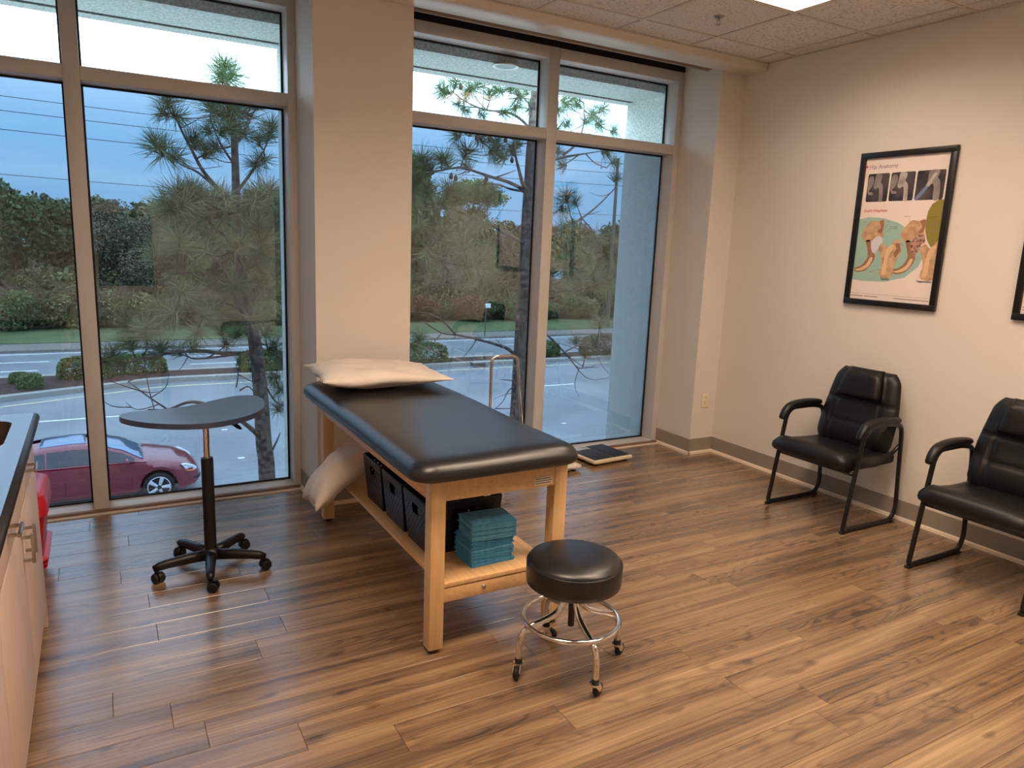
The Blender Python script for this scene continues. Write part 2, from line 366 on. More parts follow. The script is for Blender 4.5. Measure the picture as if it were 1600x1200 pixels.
# ceiling
T = .6096; GX0, GY0 = -.1677, -.6567; YS = -.40
ceiling = struct('ceiling', M_DARK, XL, 0, YB, YS, 3.06, 3.10)
tag(ceiling, 'suspended ceiling of speckled square tiles in a metal grid')
gxs = [0] + [GX0 - i * T for i in range(9)]; gxs = [x for x in gxs if x > XL] + [XL]
gys = [YS] + [GY0 - j * T for j in range(10)]; gys = [y for y in gys if y > YB] + [YB]
LIGHT_CELLS = [(2, 2, 1, 1), (6, 4, 2, 1), (3, 4, 2, 1), (2, 6, 2, 1)]      # (column, row, columns, rows) of the troffers; the third is unseen, added to light the column
taken = {(c + a, r + d) for c, r, nc, nr in LIGHT_CELLS for a in range(nc) for d in range(nr)}
tcache = {}
for i in range(len(gxs) - 1):
    for j in range(len(gys) - 1):
        if (i, j) in taken: continue
        x1, x0, y1, y0 = gxs[i], gxs[i + 1], gys[j], gys[j + 1]; w, d = x1 - x0 - .020, y1 - y0 - .020
        if w < .02 or d < .02: continue
        key = (round(w, 3), round(d, 3))
        if key not in tcache:
            bm = bmesh.new(); box(bm, -w / 2, w / 2, -d / 2, d / 2, 0, .016); me = bpy.data.meshes.new('ceiling_tile'); bmesh.ops.recalc_face_normals(bm, faces=bm.faces[:]); bm.to_mesh(me); bm.free(); me.materials.append(M_TILE); tcache[key] = me
        o = new_obj('ceiling_tile', tcache[key], ceiling); o.location = ((x0 + x1) / 2, (y0 + y1) / 2, HC + .006)
def runs(cuts, blocked):
    out, a = [], None
    for k in range(len(cuts) - 1):
        if blocked(k):
            if a is not None: out.append((cuts[a], cuts[k])); a = None
        elif a is None: a = k
    if a is not None: out.append((cuts[a], cuts[-1]))
    return out
for i in range(1, len(gxs) - 1):
    for a, b in runs(gys, lambda k: (i - 1, k) in taken and (i, k) in taken): bx('ceiling_tee', M_TEE, ceiling, gxs[i] - .0115, gxs[i] + .0115, b, a, HC, HC + .03)
for j in range(1, len(gys) - 1):
    for a, b in runs(gxs, lambda k: (k, j - 1) in taken and (k, j) in taken): bx('ceiling_tee', M_TEE, ceiling, b, a, gys[j] - .0115, gys[j] + .0115, HC + .0006, HC + .03)
for a in ((XL, 0, YS - .020, YS), (-.020, 0, YB, YS), (XL, XL + .020, YB, YS)): bx('wall_angle', M_TEE, ceiling, *a, HC + .001, HC + .004)
# soffit and shade pocket
so = struct('trim_soffit', M_SOFFIT, XL, 0, YS, YC, HS, 3.35, bev=.012)
tag(so, 'smooth painted soffit above the windows')
struct('trim_pocket', M_DARK, XL, 0, YC, F + .14, 3.20, 3.35)
for n, (xa, xb) in enumerate(((XL, XA), (XB, STUB))):
    struct('trim_pocket_back', M_DARK, xa, xb, F - .002, F + .14, 3.0, 3.20)
    r = empty('roller_shade', ((xa + xb) / 2, -.085, 3.028))
    tag(r, ('rolled tan window shade in the pocket over the left window', 'rolled tan window shade in the pocket over the right window')[n], 'window shade', 'rolled shades above the windows')
    hw = (xb - xa) / 2 - .02
    bm = bmesh.new(); tube(bm, [(-hw, 0, 0), (hw, 0, 0)], .062, 20); fin('shade_roll', bm, M_SHADE, r, smooth=40)
    for s in (-1, 1): bx('bracket', M_WHITE, r, s * hw - .008, s * hw + .008, -.05, .06, -.05, .170)
    bx('hem_bar', M_SHADE, r, -hw + .02, hw - .02, -.012, .012, -.074, -.058, bev=.004)
# ------------------------------------------------------------------ windows
ZS, ZT0, ZT1, ZH = .02, 2.378, 2.449, 2.925
def window(name, x0, x1, mull, jl, jr):
    w = empty(name, ((x0 + x1) / 2, F, 0)); tag(w, kind='structure'); ox, oy = (x0 + x1) / 2, F
    def p(nm, m, xa, xb, ya, yb, za, zb, bev=.0025, par=w): return bx(nm, m, par, xa - ox, xb - ox, ya - oy, yb - oy, za, zb, bev=bev)
    D = .372
    p('jamb', M_ALU, x0, jl, F, D, 0, 3.0); p('jamb', M_ALU, jr, x1, F, D, 0, 3.0)
    p('mullion', M_ALU, mull[0], mull[1], F - .002, D + .004, ZS - .005, 3.0)
    for a, b in ((jl, mull[0]), (mull[1], jr)):
        p('head_rail', M_ALU, a, b, F, D, ZH, 3.0); p('transom', M_ALU, a, b, F, D, ZT0, ZT1); p('sill_rail', M_ALU, a, b, F, D, 0, ZS)
        for z0, z1, gm, nm in ((ZS, ZT0, M_GL_LOW, 'lower_pane'), (ZT1, ZH, M_GL_TOP, 'upper_pane')):
            pane = p(nm, gm, a + .002, b - .002, GY, GY + .006, z0 + .002, z1 - .002, bev=0)
            bm = bmesh.new(); g = .011; y0, y1 = GY - .012, GY - .001
            for q in ((a, b, z0, z0 + g), (a, b, z1 - g, z1), (a, a + g, z0 + g, z1 - g), (b - g, b, z0 + g, z1 - g)): box(bm, q[0] - ox, q[1] - ox, y0 - oy, y1 - oy, q[2], q[3])
            fin('gasket', bm, M_GASKET, w)
    return w
w1 = window('window_1', XL, XA, (-4.456, -4.378), XL + .05, -3.312)
w2 = window('window_2', XB, STUB, (-1.498, -1.412), XB + .05, -.30)
tag(w1, 'tall aluminium window left of the column, two bays with upper lights'); tag(w2, 'tall aluminium window right of the column, two bays with upper lights')
for n, (a, b) in enumerate(((XL, XA), (XB, STUB))):
    s = struct('trim_%d' % (n + 1), M_BRONZE, a, b, F - .030, F - .001, 0, .019, bev=.003)
    bx('floor_strip', M_SHOE, s, a, b, F - .066, F - .031, 0, .007, bev=.002)
# ------------------------------------------------------------------ outside of the building
struct('exterior_soffit', M_STUCCO2, -9, 3, .402, .842, 2.87, 3.7)
struct('exterior_soffit_groove', M_DARK, -9, 3, .842, .896, 2.876, 3.7)
struct('exterior_soffit_lip', M_STUCCO2, -9, 3, .896, 1.02, 2.87, 3.7)
struct('exterior_pier_corner', M_STUCCO, -.225, .75, .402, .945, -4.6, 2.88)
struct('exterior_pier_column', M_STUCCO, -3.215, -2.73, .402, .95, -4.6, 2.88)
struct('exterior_pier_end', M_STUCCO, -6.6, -5.42, .36, .95, -4.6, 2.88)
struct('exterior_wall_below', M_STUCCO, -9, 3, .36, .50, -4.6, -.03)
struct('exterior_parapet', M_STUCCO, -9, 3, .36, .402, 3.0, 3.7)
# recessed can light in the exterior soffit
can = empty('recessed_light', (-1.74, .42, 2.87)); tag(can, 'round white recessed light in the outside soffit', 'ceiling light')
bm = bmesh.new(); lathe(bm, [(.075, 0), (.092, -.001), (.098, -.006), (.090, -.010), (.078, -.008), (.076, -.002)], 32); fin('trim_ring', bm, M_WHITE, can, smooth=True)
bm = bmesh.new(); lathe(bm, [(.001, -.0030), (.075, -.0030), (.075, -.0010), (.001, -.0010)], 32); fin('lens', bm, mat('can_lens', (120, 128, 130), .3), can)
# ------------------------------------------------------------------ ceiling lights
M_DIFF = emit('lamp_diffuser', LAMP_COLOR, LAMP_STRENGTH)
M_TROF = mat('troffer_frame', (215, 205, 192), .4)
labels = ('recessed ceiling light panel showing at the top edge above the right wall', 'recessed ceiling light panel over the cabinet side, above the picture', 'unseen recessed light panel over the rolling stool, added to brighten the column', 'recessed ceiling light panel behind the viewer')
for n, (c, r, nc, nr) in enumerate(LIGHT_CELLS):
    x1, x0, y1, y0 = gxs[c], gxs[c + nc], gys[r], gys[r + nr]
    cx, cy = (x0 + x1) / 2, (y0 + y1) / 2; hw, hd = (x1 - x0) / 2 - .0125, (y1 - y0) / 2 - .0125
    t = empty('ceiling_light', (cx, cy, HC + .004)); tag(t, labels[n], 'ceiling light', 'recessed light panels')
    bm = bmesh.new()
    for q in ((-hw, hw, -hd, -hd + .016), (-hw, hw, hd - .016, hd), (-hw, -hw + .016, -hd + .016, hd - .016), (hw - .016, hw, -hd + .016, hd - .016)): box(bm, *q, 0, .045)
    fin('frame', bm, M_TROF, t)
    bx('diffuser', M_DIFF, t, -hw + .017, hw - .017, -hd + .017, hd - .017, .038, .043)
    nk = round(hd / .076)
    for k in range(1, nk): yy = -hd + k * 2 * hd / nk; bx('louver', M_STEEL, t, -hw + .017, hw - .017, yy - .0015, yy + .0015, .003, .036)
    mk = round(hw / .076)
    for k in range(1, mk): xx = -hw + k * 2 * hw / mk; bx('louver', M_STEEL, t, xx - .0015, xx + .0015, -hd + .017, hd - .017, .0035, .0365)
# sprinkler
sp = empty('fire_sprinkler', (-1.067, -.966, HC + .006)); tag(sp, 'small pendant fire sprinkler in a ceiling tile', 'sprinkler')
bm = bmesh.new(); lathe(bm, [(.036, 0), (.034, -.004), (.012, -.009), (.010, -.002)], 20); fin('escutcheon', bm, M_STEEL, sp, smooth=True)
bm = bmesh.new(); tube(bm, [(0, 0, -.004), (0, 0, -.024)], .007, 8); tube(bm, [(-.009, 0, -.018), (-.011, 0, -.034), (0, 0, -.046)], .002, 6); tube(bm, [(.009, 0, -.018), (.011, 0, -.034), (0, 0, -.046)], .002, 6); fin('head', bm, M_STEEL, sp)
bm = bmesh.new(); lathe(bm, [(.014, -.046), (.015, -.048), (.002, -.049)], 12); fin('deflector', bm, M_STEEL, sp)
# wall outlet on the corner wall
o = empty('wall_outlet', (-.115, YC - .001, .442)); tag(o, 'cream duplex wall outlet low in the corner', 'outlet')
bx('cover_plate', M_CREAM, o, -.038, .038, -.006, 0, -.059, .059, bev=.003)
for s in (-1, 1):
    bm = bmesh.new(); prism(bm, [(.017 * math.cos(a), max(-.0135, min(.0135, .017 * math.sin(a)))) for a in [2 * PI * k / 20 for k in range(20)]], 0, .003)
    bmesh.ops.rotate(bm, verts=bm.verts[:], cent=(0, 0, 0), matrix=Matrix.Rotation(PI / 2, 3, 'X')); bmesh.ops.translate(bm, verts=bm.verts[:], vec=(0, -.006, s * .02)); rc = fin('receptacle', bm, M_CREAM, o)
    for dx in (-.006, .006): bx('slot', M_DARK, rc, dx - .0012, dx + .0012, -.0096, -.0090, s * .02 - .001, s * .02 + .009)
    bx('ground_hole', M_DARK, rc, -.002, .002, -.0096, -.0090, s * .02 - .009, s * .02 - .005)
# ------------------------------------------------------------------ treatment table
tb = empty('treatment_table', (-2.9925, -1.2, 0)); tag(tb, 'maple treatment table with thick black vinyl padded top and lower shelf', 'treatment table')
TX, TY = -2.9925, -1.2
LX0, LX1, LY0, LY1, LW = -3.303, -2.682, -1.998, -.402, .062
def tp(nm, m, xa, xb, ya, yb, za, zb, bev=.003, par=tb): return bx(nm, m, par, xa - TX, xb - TX, ya - TY, yb - TY, za, zb, bev=bev)
for xa in (LX0, LX1 - LW):
    for ya in (LY0, LY1 - LW):
        lg = tp('leg', M_MAPLE, xa, xa + LW, ya, ya + LW, .018, .728, bev=.004)
        bm = bmesh.new(); lathe(bm, [(.020, 0), (.024, .004), (.024, .017), (.018, .0185)], 16, c=(xa + LW / 2 - TX, ya + LW / 2 - TY, 0)); fin('foot_pad', bm, M_FOOT, lg, smooth=40)
def apron(x0, x1, y0, y1):
    return tp('apron', M_MAPLE_Y, x0, x1, y0, y1, .638, .733)
apron(LX0 + LW, LX1 - LW, LY0 + .003, LY0 + .022); apron(LX0 + LW, LX1 - LW, LY1 - .022, LY1 - .003)
apron(LX0 + .003, LX0 + .022, LY0 + LW, LY1 - LW); apron(LX1 - .022, LX1 - .003, LY0 + LW, LY1 - LW)
tp('deck', M_MAPLE_Y, LX0, LX1, LY0, LY1, .733, .742)
sh = tp('shelf', M_MAPLE_Y, LX0 + .055, LX1 - .055, LY0 + .004, LY1 - .004, .276, .295, bev=.002)
for (ya, yb) in ((LY0 + .006, LY0 + .026), (LY1 - .026, LY1 - .006)):
    rl = tp('shelf_rail', M_MAPLE_Y, LX0 + LW, LX1 - LW, ya, yb, .212, .272)
    if ya < -1.5:
        bm = bmesh.new(); lathe(bm, [(.010, 0), (.009, .004), (.004, .0065), (.0005, .007)], 14, rot=Matrix.Rotation(PI / 2, 3, 'X'), c=(-3.062 - TX, ya - TY, .246)); fin('bolt', bm, M_STEEL, rl, smooth=True)
st = tp('maker_plate', M_CREAM, -2.846, -2.757, LY0 + .0005, LY0 + .003, .648, .683, bev=.0005)
M_INK = mat('grey_ink', (112, 96, 82), .6)
for k in range(3):
    tp('printed_line', M_INK, -2.840, -2.768 + .006 * (k % 2), LY0 - .0002, LY0 + .0006, .655 + k * .0095, .658 + k * .0095, bev=0, par=st)
for o in [c for c in st.children]: o.location = (0, 0, 0)
# padded top: rounded plan, bulging edge
def rrect(x0, x1, y0, y1, r, n=8):
    out = []
    for cx, cy, a0 in ((x1 - r, y1 - r, 0), (x0 + r, y1 - r, 90), (x0 + r, y0 + r, 180), (x1 - r, y0 + r, 270)):
        for k in range(n + 1):
            a = math.radians(a0 + 90 * k / n); out.append((cx + r * math.cos(a), cy + r * math.sin(a)))
    return out
def densify(pl, step):
    out = []
    for k in range(len(pl)):
        a, b = Vector(pl[k]), Vector(pl[(k + 1) % len(pl)]); n = max(1, int((b - a).length / step))
        for i in range(n): out.append(tuple(a + (b - a) * (i / n)))
    return out
PX0, PX1, PY0, PY1 = -3.398, -2.650, -2.078, -.335
def pad(name, par):
    bm = bmesh.new(); prof = [(.046, .742), (.022, .740), (.007, .747), (0, .766), (.004, .786), (.018, .806), (.045, .819), (.10, .825), (.18, .827)]
    base = densify(rrect(PX0, PX1, PY0, PY1, .085), .06); cx, cy = (PX0 + PX1) / 2, (PY0 + PY1) / 2; hx, hy = (PX1 - PX0) / 2, (PY1 - PY0) / 2
    rings = []
    for j, (ins, z) in enumerate(prof):
        ring = []
        for x, y in base:
            xx = cx + (x - cx) * (1 - ins / hx); yy = cy + (y - cy) * (1 - ins / hy)
            zz = z + (.003 * math.sin(7 * x + 5 * y) if 1 < j < 8 else 0)
            ring.append(bm.verts.new((xx - TX, yy - TY, zz)))
        rings.append(ring)
    n = len(base)
    for a, b in zip(rings, rings[1:]):
        for k in range(n): bm.faces.new((a[k], a[(k + 1) % n], b[(k + 1) % n], b[k]))
    bm.faces.new(rings[0][::-1]); bm.faces.new(rings[-1])
    return fin(name, bm, M_VINYL, par, smooth=True)
tp_pad = pad('padded_top', tb)
# ------------------------------------------------------------------ pillows
def pillow(name, w, d, h, bend=None, seed=0, crumple=.010):
    """local: x along w, y along d, centre at origin; pinched corners and a flat seam"""
    r = np.random.default_rng(seed); ph = r.random(8) * 6.28; N = 30; bm = bmesh.new()
    def pt(i, j, s):
        u, v = -1 + 2 * i / N, -1 + 2 * j / N
        pinch = 1 - .09 * (u * u) ** 2 * 0 - .10 * (1 - abs(v)) ** 2 * (abs(u) ** 3) * 0
        x = u * w / 2 * (1 - .07 * (1 - v * v)); y = v * d / 2 * (1 - .09 * (1 - u * u))
        e = max(0., (1 - abs(u) ** 2.6)) * max(0., (1 - abs(v) ** 2.6)); z = s * h / 2 * e ** .55
        z += crumple * (math.sin(6 * u + 2 * v + ph[0]) * math.cos(5 * v + ph[1]) + .6 * math.sin(11 * v + 4 * u + ph[2])) * (.35 + .65 * e)
        x += .5 * crumple * math.sin(8 * v + ph[3]); y += .5 * crumple * math.sin(7 * u + ph[4])
        p = Vector((x, y, z)); return bend(p, u, v) if bend else p
    top = [[bm.verts.new(pt(i, j, 1)) for j in range(N + 1)] for i in range(N + 1)]
    bot = [[(top[i][j] if i in (0, N) or j in (0, N) else bm.verts.new(pt(i, j, -1))) for j in range(N + 1)] for i in range(N + 1)]
    for i in range(N):
        for j in range(N):
            bm.faces.new((top[i][j], top[i + 1][j], top[i + 1][j + 1], top[i][j + 1])); bm.faces.new((bot[i][j], bot[i][j + 1], bot[i + 1][j + 1], bot[i + 1][j]))
    return fin(name, bm, M_LINEN, None, smooth=True)
def bend_top(p, u, v):
    # left side (-u) lifts where it hangs past the edge, right end thin and flopped down
    p.z *= (1.10 - .50 * max(0, u)); p.z += .018 * max(0., -u - .55) - .016 * max(0., u - .45); return p
p1 = pillow('pillow', .73, .56, .115, bend_top, 3, .008)
p1.location = (-3.035, -.600, .893); p1.rotation_euler = (0, 0, math.radians(-3))
tag(p1, 'white pillow lying on the head of the black padded table', 'pillow')
def bend_low(p, u, v):
    # leans on the shelf at +u, droops past the shelf edge at -u
    a = max(0., -u - .1); p.z -= .075 * a ** 1.4; p.z *= (1.0 - .25 * max(0., u)); return p
p2 = pillow('pillow', .56, .40, .165, bend_low, 8, .011)
p2.location = (-3.235, -.675, .405); p2.rotation_euler = (math.radians(-10), math.radians(-29), math.radians(2))
tag(p2, 'white pillow drooping off the lower shelf beside the rear table leg', 'pillow')
# ------------------------------------------------------------------ baskets on the shelf
def basket(x0, x1, y0, y1, z0, h, label):
    b = empty('storage_basket', ((x0 + x1) / 2, (y0 + y1) / 2, z0)); tag(b, label, 'basket', 'black baskets on the table shelf')
    hx, hy = (x1 - x0) / 2, (y1 - y0) / 2; tap = .88
    def wall(nm, fixed, axis):
        bm = bmesh.new(); half = hy if axis == 'x' else hx; n = max(8, int(2 * half / .0165)); rows = int(h / .0165)
        def P(s, t, inn=0.):
            k = tap + (1 - tap) * t
            a = fixed * ((hx if axis == 'x' else hy) * k - inn); c = (s * 2 - 1) * half * k; return Vector((a, c, t * h)) if axis == 'x' else Vector((c, a, t * h))
        for i in range(n):
            for j in range(rows):
                s0, s1, t0, t1 = i / n, (i + 1) / n, j / rows, (j + 1) / rows
                hole = 2 < j < rows - 2 and 1 <= i < n - 1 and (i + j) % 2 == 0
                grip = rows - 5 <= j < rows - 2 and abs(i - n / 2 + .5) < n * .14
                if grip: continue
                A = [P(s0, t0), P(s1, t0), P(s1, t1), P(s0, t1)]
                if not hole: bm.faces.new([bm.verts.new(v) for v in A]); continue
                f = .26; B = [P(s0 + (s1 - s0) * a, t0 + (t1 - t0) * c) for a, c in ((f, f), (1 - f, f), (1 - f, 1 - f), (f, 1 - f))]
                va = [bm.verts.new(v) for v in A]; vb = [bm.verts.new(v) for v in B]
                for k in range(4): bm.faces.new((va[k], va[(k + 1) % 4], vb[(k + 1) % 4], vb[k]))
        bmesh.ops.remove_doubles(bm, verts=bm.verts[:], dist=1e-5)
        o = fin(nm, bm, M_PLASTIC, b); md = o.modifiers.new('thick', 'SOLIDIFY'); md.thickness = .0025; md.offset = 0
        return o
    wall('basket_wall', -1, 'x'); wall('basket_wall', 1, 'x'); wall('basket_wall', -1, 'y'); wall('basket_wall', 1, 'y')
    bx('basket_floor', M_PLASTIC, b, -hx * tap, hx * tap, -hy * tap, hy * tap, 0, .004)
    bm = bmesh.new(); tube(bm, [Vector((x, y, h)) for x, y in rrect(-hx, hx, -hy, hy, .02, 4)], .005, 8, closed=True); fin('rim', bm, M_PLASTIC, b, smooth=True)
    return b
basket(-3.215, -2.850, -1.74, -1.475, .2955, .232, 'black perforated basket nearest the blue pads on the shelf')
basket(-3.215, -2.850, -1.455, -1.190, .2955, .232, 'middle black perforated basket of the three on the shelf')
basket(-3.215, -2.850, -1.170, -.905, .2955, .232, 'black perforated basket nearest the drooping pillow on the shelf')
# ------------------------------------------------------------------ stack of folded blue pads
pad_cache = {}
def pad_mesh(w, d, t, n):
    bm = bmesh.new(); r = np.random.default_rng(n)
    box(bm, -w / 2, w / 2, -d / 2, d / 2, 0, t * .42, bev=.0011, seg=1); box(bm, -w / 2 + .003, w / 2 - .001, -d / 2 + .0035, d / 2 - .003, t * .56, t * .95, bev=.0011, seg=1)
    tube(bm, [(w / 2 - .001, -d / 2 + .002, t * .48), (w / 2 - .001, d / 2 - .002, t * .48)], t * .46, 6)
    me = bpy.data.meshes.new('folded_pad'); bmesh.ops.recalc_face_normals(bm, faces=bm.faces[:]); bm.to_mesh(me); bm.free(); me.materials.append((M_BLUE, M_BLUE2)[n % 2]); return me
shapes = [pad_mesh(.196 + .006 * k, .150 + .003 * k, .0066, k) for k in range(3)]
NP = 28; z = .2956
ordinal = ['lowest', 'second', 'third', 'fourth', 'fifth', 'sixth', 'seventh', 'eighth', 'ninth', 'tenth', 'eleventh', 'twelfth', 'thirteenth', 'fourteenth']
r = np.random.default_rng(5)
for k in range(NP):
    o = new_obj('folded_pad', shapes[int(r.integers(3))]); up = k >= 17
    o.location = (-2.985 + (.006 if up else 0) + r.normal() * .0016 + (.005 if k < 2 else 0), -1.835 - (.012 if up else 0) + r.normal() * .0014, z); o.rotation_euler = (0, 0, math.radians(2 + r.normal() * .8 - (5 if up else 0)))
    z += .0067 + (.002 if k == 16 else 0)
    lab = ('folded blue pad, %s from the shelf in the blue stack' % ordinal[k] if 0 < k < 14 else 'folded blue pad at the very bottom of the blue stack' if k == 0 else 'folded blue pad at the very top of the blue stack' if k == NP - 1 else 'folded blue pad, %s from the top of the blue stack' % ordinal[NP - 1 - k])
    tag(o, lab, 'pad', 'stack of folded blue pads')
# ------------------------------------------------------------------ rolling stool
sx, sy = -2.835, -2.297
sl = empty('rolling_stool', (sx, sy, 0)); tag(sl, 'round black vinyl stool on four chrome legs with casters', 'stool')
bm = bmesh.new(); lathe(bm, [(.150, .352), (.172, .354), (.182, .362), (.184, .385), (.184, .432), (.181, .446), (.172, .457), (.150, .466), (.10, .472), (.04, .474), (.001, .4745)], 48); seat = fin('seat', bm, M_VINYL, sl, smooth=True)
bm = bmesh.new(); tube(bm, [(.1825 * math.cos(a), .1825 * math.sin(a), .441) for a in [2 * PI * k / 64 for k in range(64)]], .0022, 6, closed=True); fin('seam', bm, M_VINYL, seat, smooth=True)
bm = bmesh.new(); lathe(bm, [(.09, .335), (.095, .340), (.095, .353), (.001, .353)], 24); fin('swivel_plate', bm, M_STEELBLK, sl)
bm = bmesh.new(); tube(bm, [(0, 0, .175), (0, 0, .34)], .013, 14); fin('screw_column', bm, M_STEELBLK, sl, smooth=40)
casters = [(-3.041, -2.269), (-2.876, -2.505), (-2.602, -2.323), (-2.800, -2.078)]
a0 = math.atan2(casters[0][1] - sy, casters[0][0] - sx)
for k in range(4):
    a = a0 + k * PI / 2; c, s = math.cos(a), math.sin(a); R2 = .215
    P = lambda rr, z: (c * rr, s * rr, z)
    bm = bmesh.new(); tube(bm, catmull([P(.018, .345), P(.020, .325), P(.034, .275), P(.070, .235), P(.120, .214), P(.168, .200), P(.200, .178), P(R2, .135), P(R2, .072)], 6), .0125, 12); lg = fin('leg', bm, M_CHROME, sl, smooth=True)
    bm = bmesh.new(); lathe(bm, [(.0145, .060), (.0145, .074), (.0125, .076)], 14, c=(c * R2, s * R2, 0)); fin('socket', bm, M_RUBBER, lg, smooth=40)
    ca = a + (.9, 2.1, .5, -2.4)[k]; d = Vector((math.cos(ca), math.sin(ca), 0)); nrm = Vector((-d.y, d.x, 0)); piv = Vector((c * R2, s * R2, 0)); wc = piv + d * .022 + Vector((0, 0, .0255))
    bm = bmesh.new(); lathe(bm, [(.017, .050), (.021, .052), (.021, .060), (.008, .061)], 16, c=piv)
    for q in (-1, 1):
        A = [piv + nrm * q * .0125 + d * t + Vector((0, 0, zz)) for t, zz in ((-.015, .054), (.018, .054), (.032, .030), (.024, .019), (.012, .022))]
        v1 = [bm.verts.new(x + nrm * q * .001) for x in A]; v2 = [bm.verts.new(x - nrm * q * .001) for x in A]
        bm.faces.new(v1); bm.faces.new(v2[::-1])
        for i in range(5): bm.faces.new((v1[i], v1[(i + 1) % 5], v2[(i + 1) % 5], v2[i]))
    cst = fin('caster', bm, M_CHROME, sl, smooth=35)
    rot = Vector((0, 0, 1)).rotation_difference(nrm).to_matrix()
    bm = bmesh.new(); lathe(bm, [(.003, -.0105), (.018, -.0105), (.0245, -.007), (.0255, 0), (.0245, .007), (.018, .0105), (.003, .0105)], 22, c=wc, rot=rot); fin('wheel', bm, M_RUBBER, cst, smooth=40)
bm = bmesh.new(); tube(bm, [(.186 * math.cos(a), .186 * math.sin(a), .208) for a in [2 * PI * k / 56 for k in range(56)]], .0095, 12, closed=True); fin('foot_ring', bm, M_CHROME, sl, smooth=True)
# ------------------------------------------------------------------ kidney-top rolling table
kx, ky = -3.957, -.826
kt = empty('instrument_table', (kx, ky, 0)); tag(kt, 'rolling height-adjustable table with black kidney-shaped top and five-star base', 'table')
out = catmull([(-4.312, -.690, 0), (-4.285, -.630, 0), (-4.22, -.608, 0), (-4.10, -.600, 0), (-3.98, -.553, 0), (-3.87, -.470, 0), (-3.77, -.405, 0), (-3.69, -.402, 0), (-3.645, -.455, 0), (-3.640, -.56, 0), (-3.675, -.73, 0), (-3.765, -.862, 0), (-3.90, -.945, 0), (-4.04, -.950, 0), (-4.18, -.880, 0), (-4.27, -.785, 0)], 6, closed=True)
bm = bmesh.new(); prism(bm, [(p.x - kx, p.y - ky) for p in out], .742, .768, bev=.003); fin('table_top', bm, M_TOP_SKYTINT, kt, smooth=30)
bm = bmesh.new(); tube(bm, [(.0, 0, .742), (0, 0, .56)], .0145, 18); fin('inner_column', bm, M_CHROME, kt, smooth=40)
bm = bmesh.new(); lathe(bm, [(.028, .07), (.028, .558), (.026, .568), (.016, .569)], 22); fin('outer_column', bm, M_PLASTIC, kt, smooth=40)
bx('top_bracket', M_STEELBLK, kt, -.07, .07, -.05, .05, .732, .7415, bev=.002)
bm = bmesh.new(); tube(bm, [(.06, .03, .735), (.10, .10, .722), (.125, .125, .705)], .005, 8); lev = fin('lever', bm, M_STEELBLK, kt, smooth=40)
bm = bmesh.new(); tube(bm, [(.112, .112, .716), (.130, .128, .702), (.165, .130, .672), (.180, .130, .660)], [.004, .010, .010, .005], 10); fin('lever_grip', bm, M_PLASTIC, lev, smooth=True)
bm = bmesh.new(); lathe(bm, [(.030, .055), (.046, .060), (.046, .092), (.036, .104), (.028, .112)], 24); fin('base_hub', bm, M_PLASTIC, kt, smooth=40)
kc = [(-4.198, -.84), (-3.997, -1.062), (-3.731, -.917), (-3.765, -.615), (-4.055, -.565)]
b0 = math.atan2(-1.062 - ky, -3.99 - kx)
for k in range(5):
    a = b0 + k * 2 * PI / 5; c, s = math.cos(a), math.sin(a); RR = .248
    bm = bmesh.new(); tube(bm, [(c * .03, s * .03, .078), (c * .10, s * .10, .080), (c * .19, s * .19, .078), (c * .235, s * .235, .074), (c * .262, s * .262, .068)], [.025, .024, .0205, .019, .012], 12, flat=((0, 0, 1), 1.1)); lg = fin('leg', bm, M_PLASTIC, kt, smooth=True)
    ca = a + (1.3, .7, -.6, 2.2, 1.9)[k]; d = Vector((math.cos(ca), math.sin(ca), 0)); nrm = Vector((-d.y, d.x, 0)); piv = Vector((c * RR, s * RR, 0)); wc = piv + d * .012 + Vector((0, 0, .0245))
    rot = Vector((0, 0, 1)).rotation_difference(nrm).to_matrix(); bm = bmesh.new()
    tube(bm, [piv + Vector((0, 0, .040)), piv + Vector((0, 0, .066))], .009, 10)
    lathe(bm, [(.004, -.008), (.0255, -.008), (.0262, 0), (.0255, .008), (.004, .008)], 20, c=wc + Vector((0, 0, .004)), rot=rot)
    cst = fin('caster', bm, M_PLASTIC, kt, smooth=40)
    for q in (-1, 1):
        bm = bmesh.new(); lathe(bm, [(.004, -.007), (.021, -.007), (.0245, -.003), (.0245, .003), (.021, .007), (.004, .007)], 20, c=wc + nrm * q * .017, rot=rot); fin('wheel', bm, M_RUBBER, cst, smooth=40)
